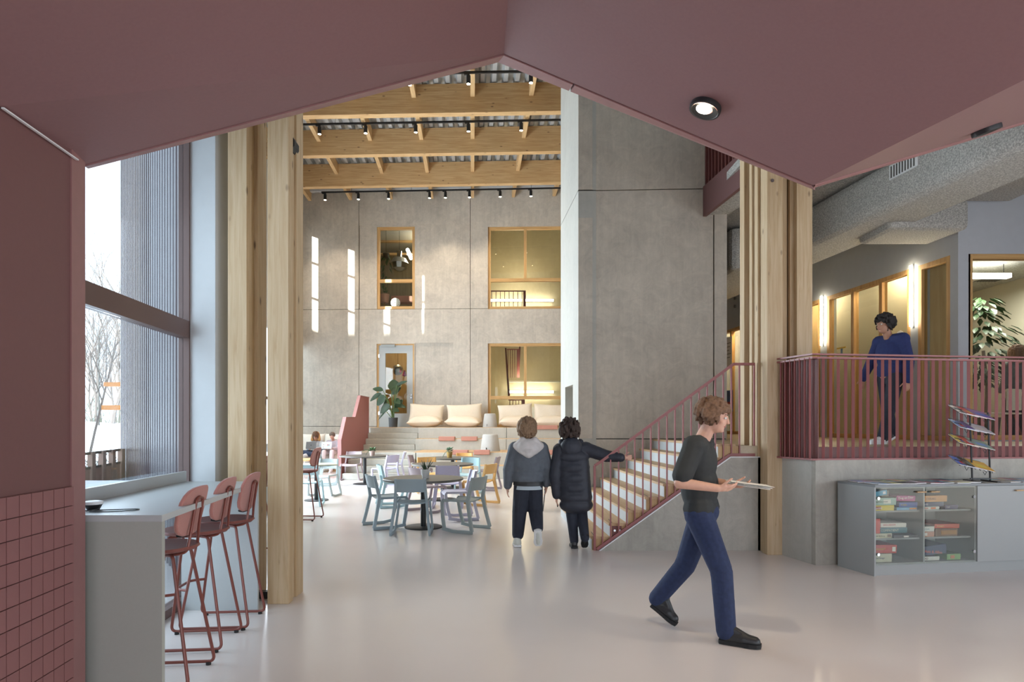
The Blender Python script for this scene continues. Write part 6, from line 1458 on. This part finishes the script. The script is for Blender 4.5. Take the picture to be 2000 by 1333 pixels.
# ------------------------------------------------------------------ things behind the glass of the far wall
Yg = 24.6
def tube_light(label, p, q, r=.05, m='led_c'):
    e = thing('linear_light', label, 'light', p); MB().cyl((0, 0, 0), Vector(q) - Vector(p), r, seg=10).build('tube', M[m], e, smooth=True)
    d = (Vector(q) - Vector(p)); MB().obox(d / 2 + V(0, .09, 0), (abs(d.x) + .02, .06, .06)).build('housing', M['white'], e)
    return e
tube_light('long glowing wall light in the upper stairwell window', at(958, 587, 25.4), at(1020, 587, 25.4)); tube_light('second glowing wall light to its right in the upper stairwell window', at(1024, 587, 25.4), at(1081, 587, 25.4))
tube_light('long glowing wall light in the lower stairwell window', at(995, 766, 25.4), at(1081, 766, 25.4))
lamp('wall_light_glow', 'AREA', at(1020, 587, 25.2), 4, (1, .84, .55), 2.2, .1, (0, 1, 0)); lamp('wall_light_glow', 'AREA', at(1040, 766, 25.2), 4, (1, .84, .55), 1.6, .1, (0, 1, 0))
def rail_set(label, pa, pb, Y, n, post=True):
    a, q = at(*pa, Y), at(*pb, Y); e = thing('stair_rail', label, 'railing', (a.x, Y, q.z))
    MB().box(a.x, q.x, Y - .02, Y + .02, a.z - .04, a.z).build('handrail', M['rail'], e, w=True)
    for i in range(n): x = a.x + (q.x - a.x) * (i + .5) / n; MB().box(x - .012, x + .012, Y - .012, Y + .012, q.z, a.z - .04).build('baluster', M['rail_d'], e, w=True)
    if post: MB().box(q.x - .04, q.x + .06, Y - .04, Y + .04, q.z, a.z).build('end_post', M['rail'], e, w=True)
    return e
rail_set('maroon stair railing seen through the upper right window', (956, 568), (1024, 602), 24.3, 8)
rail_set('small maroon railing high in the lower right window', (990, 682), (1012, 738), 24.8, 5)
rail_set('maroon railing low in the lower right window behind the cushions', (993, 781), (1022, 815), 24.0, 5)
st2 = thing('stair_stringer', 'dark slanted stair stringer behind the lower right window', 'stair', at(992, 760, 24.2))
b = MB(); b.prism([at(986, 680, 24.2), at(989, 680, 24.2), at(996, 774, 24.2), at(992, 774, 24.2)], (0, .08, 0)); b.build('stringer', M['rail_d'], st2, w=True, fix=True)
b = MB(); b.prism([at(1014, 675, 24.9), at(1017, 675, 24.9), at(1014, 735, 24.9), at(1011, 735, 24.9)], (0, .08, 0)); b.build('stringer', M['rail_d'], st2, w=True, fix=True)
a, q = at(994, 747, 25.3), at(1100, 744, 25.3); tag(MB().box(a.x, q.x, 25.25, 25.6, a.z, q.z).build('wall_ledge', M['cream'], bevel=.01), 'thin pale ledge running across the stairwell wall in the lower window', 'ledge')
# studio window: clock, pendant, planter, plant, ceiling beams
ck = thing('wall_clock', 'round white wall clock standing at the foot of the upper left window', 'clock', at(772.5, 592, 22.75)); Rk = .175
MB().cyl((0, 0, 0), (0, -.03, 0), Rk, seg=32).build('case', M['white'], ck, smooth=True); MB().cyl((0, -.031, 0), (0, -.033, 0), Rk * .9, seg=32).build('dial', M['paper'], ck)
b = MB(); b.obox((-.03, -.036, .035), (.012, .004, .11), Matrix.Rotation(-.6, 3, 'Y')); b.build('hour_hand', M['black'], ck); b = MB(); b.obox((-.05, -.038, -.01), (.12, .004, .01), Matrix.Rotation(-.2, 3, 'Y')); b.build('minute_hand', M['black'], ck)
b = MB()
for i in range(12): t = i * pi / 6; b.obox((Rk * .76 * sin(t), -.035, Rk * .76 * cos(t)), (.012, .003, .028), Matrix.Rotation(t, 3, 'Y'))
b.build('hour_mark', M['black'], ck)
pe = thing('pendant_lamp', 'faceted silver pendant lamp hanging in the upper left window', 'lamp', at(780, 512, 24.2))
MB().cyl((0, 0, .42), (0, 0, 2.3), .008, seg=6).build('cord', M['black'], pe); MB().cyl((0, 0, .22), (0, 0, .42), .10, seg=14).build('cap', M['chrome'], pe, smooth=True)
MB().lathe([(.06, .24), (.25, .14), (.36, -.06), (.30, -.26), (.12, -.36), (.001, -.38)], seg=11).build('shade', M['chrome'], pe)
p_ = at(799, 490, 24.4); tube_light('slanted bright tube light at the right of the upper left window', at(796, 488, 24.4), at(803, 505, 24.0), .07)
pl_ = thing('planter_box', 'long brick-red planter shelf behind the clock in the upper left window', 'planter', at(780, 600, 23.6)); a, q = at(765, 592, 23.6), at(806, 579, 23.6)
MB().box(a.x, q.x, 23.5, 23.9, a.z, q.z).build('box', M['pad'], pl_, w=True, bevel=.01)
for x in (a.x + .1, q.x - .1): MB().box(x - .02, x + .02, 23.6, 23.66, 5.6, a.z).build('leg', M['oak_side'], pl_, w=True)
p2_ = bushy('potted_plant', 'green plant in a copper-pink pot at the lower left of the upper window', at(751, 592, 23.2), .19, .32, plain('copper_pot', c(206, 160, 140), .35), 22, .3, .75, M['leaf2'], 8)
MB().box(-.02, .02, -.02, .02, -.3, .0).build('pot_leg', M['oak_side'], p2_)
random.seed(9); hg = thing('hanging_plant', 'hanging green plant behind the left side of the upper left window', 'plant', at(754, 500, 23.6)); MB().cyl((0, 0, .1), (0, 0, 1.3), .006, seg=6).build('cord', M['black'], hg); MB().lathe([(.001, -.1), (.1, -.08), (.13, .08), (.12, .09)], seg=14).build('pot', M['dark_wall'], hg, smooth=True)
for i in range(26): t = random.random() * 6.28; b = MB(); q = V(.13 * cos(t), .13 * sin(t), .06 - random.random() * 1.0); leaf_mb(b, q, q + V(.1 * cos(t), .1 * sin(t), -.14), .09, .02, 3); b.build('leaf', M['leaf2'], hg, smooth=True, fix=True)
for i, (y0, y1, Y) in enumerate(((468, 473, 25.5), (494, 498, 25.8))):
    a, q = at(730, y1, Y), at(815, y0, Y); tag(MB().box(a.x, q.x, Y, Y + .15, a.z, q.z).build('ceiling_beam', M['wood_x']), ('upper wooden cross beam inside the studio behind the upper left window', 'lower wooden cross beam inside the studio behind the upper left window')[i], 'beam')
db = thing('disco_ball', 'faceted silver ball hanging behind the glass of the far door', 'ornament', at(777, 723, 24.4)); MB().ell((0, 0, 0), (.22, .22, .22), 12, 9).build('ball', M['chrome'], db); MB().cyl((0, 0, .2), (0, 0, 1.2), .006, seg=6).build('cord', M['black'], db)
kt = tag(MB().lathe([(.001, -.14), (.09, -.1), (.02, .1), (.001, .12)], at(790, 729, 24.2), 4, cap=False).build('paper_ornament', plain('hot_pink', c(226, 60, 140), .5)), 'small hot-pink ornament beside the silver ball behind the far door', 'ornament')

# ------------------------------------------------------------------ things along the deck
mt = thing('indoor_tree', 'leafy green indoor tree inside the meeting room', 'plant', at(1925, 830, 11.95)); mt.location.z = 1.28
random.seed(61); MB().lathe([(.001, 0), (.2, 0), (.24, .4), (.22, .4), (.001, .34)], seg=24, cap=False).build('pot', M['dark_wall'], mt, smooth=True); MB().tube([(0, 0, .3), (.03, 0, 1.0), (-.03, .02, 1.7)], .03, 8).build('trunk', M['bark'], mt, smooth=True)
for i in range(299):
    t = random.random() * 6.28; r = .6 * random.random() ** .5; z = random.uniform(1.0, 2.75); f_ = 1.05 - abs(z - 1.75) / 1.5
    q = V(r * cos(t) * f_ - .08, r * sin(t) * f_, z); b = MB(); leaf_mb(b, q, q + V(.17 * cos(t), .17 * sin(t), -.10), .10, .02, 2); b.build('leaf', M['leaf'], mt, fix=True)
tb_ = thing('meeting_table', 'dark meeting table behind the railing in the meeting room', 'table', (9.45, 11.0, 1.28)); MB().box(-.45, .7, -.3, .3, .72, .75).build('tabletop', M['cab_top'], tb_)
for x in (-.4, .65):
    for y in (-.25, .25): MB().cyl((x, y, 0), (x, y, .72), .025).build('leg', M['black'], tb_)
oc = thing('office_chair', 'white shell chair with wire legs in the meeting room', 'chair', (8.35, 10.5, 1.28), .4)
MB().obox((0, 0, .45), (.42, .42, .03)).build('seat', M['white'], oc, bevel=.01); MB().obox((0, -.2, .68), (.40, .03, .36)).build('backrest', M['white'], oc, bevel=.012)
for sx_ in (-1, 1):
    for sy_ in (-1, 1): MB().cyl((sx_ * .13, sy_ * .13, .44), (sx_ * .22, sy_ * .22, 0), .011, seg=8).build('leg', M['stool'], oc)
# posters and signs on the glazing
X_ = wr(11.0) - .02
sg = thing('window_sign', 'small white sign reading THEMALAB on the deck glazing', 'sign', (wr(10.95) - .01, 10.95, 2.84)); 
a0 = math.atan2(-1, .107)
MB().box(0, .34, -.004, .004, -.06, .06).build('board', M['paper'], sg); sg.rotation_euler = (0, 0, a0); text(sg, 'THEMALAB', (.02, -.006, -.028), .075, (40, 44, 60), (pi / 2, 0, 0))
sg.location = (wr(11.25) - .02, 11.25, 2.86); sg.rotation_euler = (0, 0, math.atan2(-.5935, .0635))
e = thing('paper_shape', 'small white paper figure stuck to the deck glazing above the sign', 'decoration', (wr(10.85) - .015, 10.85, 3.05)); e.rotation_euler = sg.rotation_euler
MB().add([(0, -.003, 0), (.12, -.003, 0), (.17, -.003, .1), (.1, -.003, .14), (.02, -.003, .12), (0, .003, 0), (.12, .003, 0), (.17, .003, .1), (.1, .003, .14), (.02, .003, .12)], [(0, 1, 2, 3, 4), (9, 8, 7, 6, 5), (0, 5, 6, 1), (1, 6, 7, 2), (2, 7, 8, 3), (3, 8, 9, 4), (4, 9, 5, 0)]).build('cutout', M['paper'], e)
e = thing('tape_note', 'yellow tape and a small blue note on the deck glazing', 'note', (wr(12.5) - .015, 12.5, 2.95)); e.rotation_euler = sg.rotation_euler
MB().box(0, .28, -.003, .0, .12, .15).build('tape', plain('yellow_tape', c(214, 176, 70), .6), e); MB().box(.12, .18, -.003, .0, .0, .12).build('note', plain('blue_note', c(110, 140, 170), .6), e)
e = thing('notice_poster', 'white printed notice poster behind the far glazing at the stair head', 'poster', (wr(17.6) - .03, 17.6, 3.1)); e.rotation_euler = sg.rotation_euler
MB().box(0, .55, -.004, .0, 0, .9).build('sheet', M['paper'], e); 
for i in range(5): MB().box(.06, .48 - .05 * (i % 3), -.0055, -.004, .72 - .1 * i, .735 - .1 * i).build('text_line', M['dark_wall'], e)
e = thing('coloured_poster', 'blue and red poster low on the far glazing beside the stair head', 'poster', (wr(17.5) - .03, 17.5, 1.9)); e.rotation_euler = sg.rotation_euler
MB().box(0, .5, -.004, .0, 0, .6).build('sheet', plain('poster_blue', c(60, 84, 140), .5), e); MB().box(.08, .42, -.0055, -.004, .1, .28).build('printed_block', plain('poster_red', c(180, 60, 60), .5), e)
e = thing('wall_socket_pair', 'pair of tiny dark fittings on the wall above the far glazing', 'fitting', (wr(16.9) - .02, 16.9, 4.9))
for z in (-.1, .12): MB().obox((0, 0, z), (.05, .05, .08)).build('fitting', M['dark_wall'], e)

# lettering curves become plain meshes
dg = bpy.context.evaluated_depsgraph_get(); dg.update()
for o_ in TEXTS:
    me = bpy.data.meshes.new_from_object(o_.evaluated_get(dg)); n_ = bpy.data.objects.new('lettering', me); COL.objects.link(n_)
    n_.parent = o_.parent; n_.location = o_.location; n_.rotation_euler = o_.rotation_euler; nm_ = o_.name; bpy.data.objects.remove(o_)
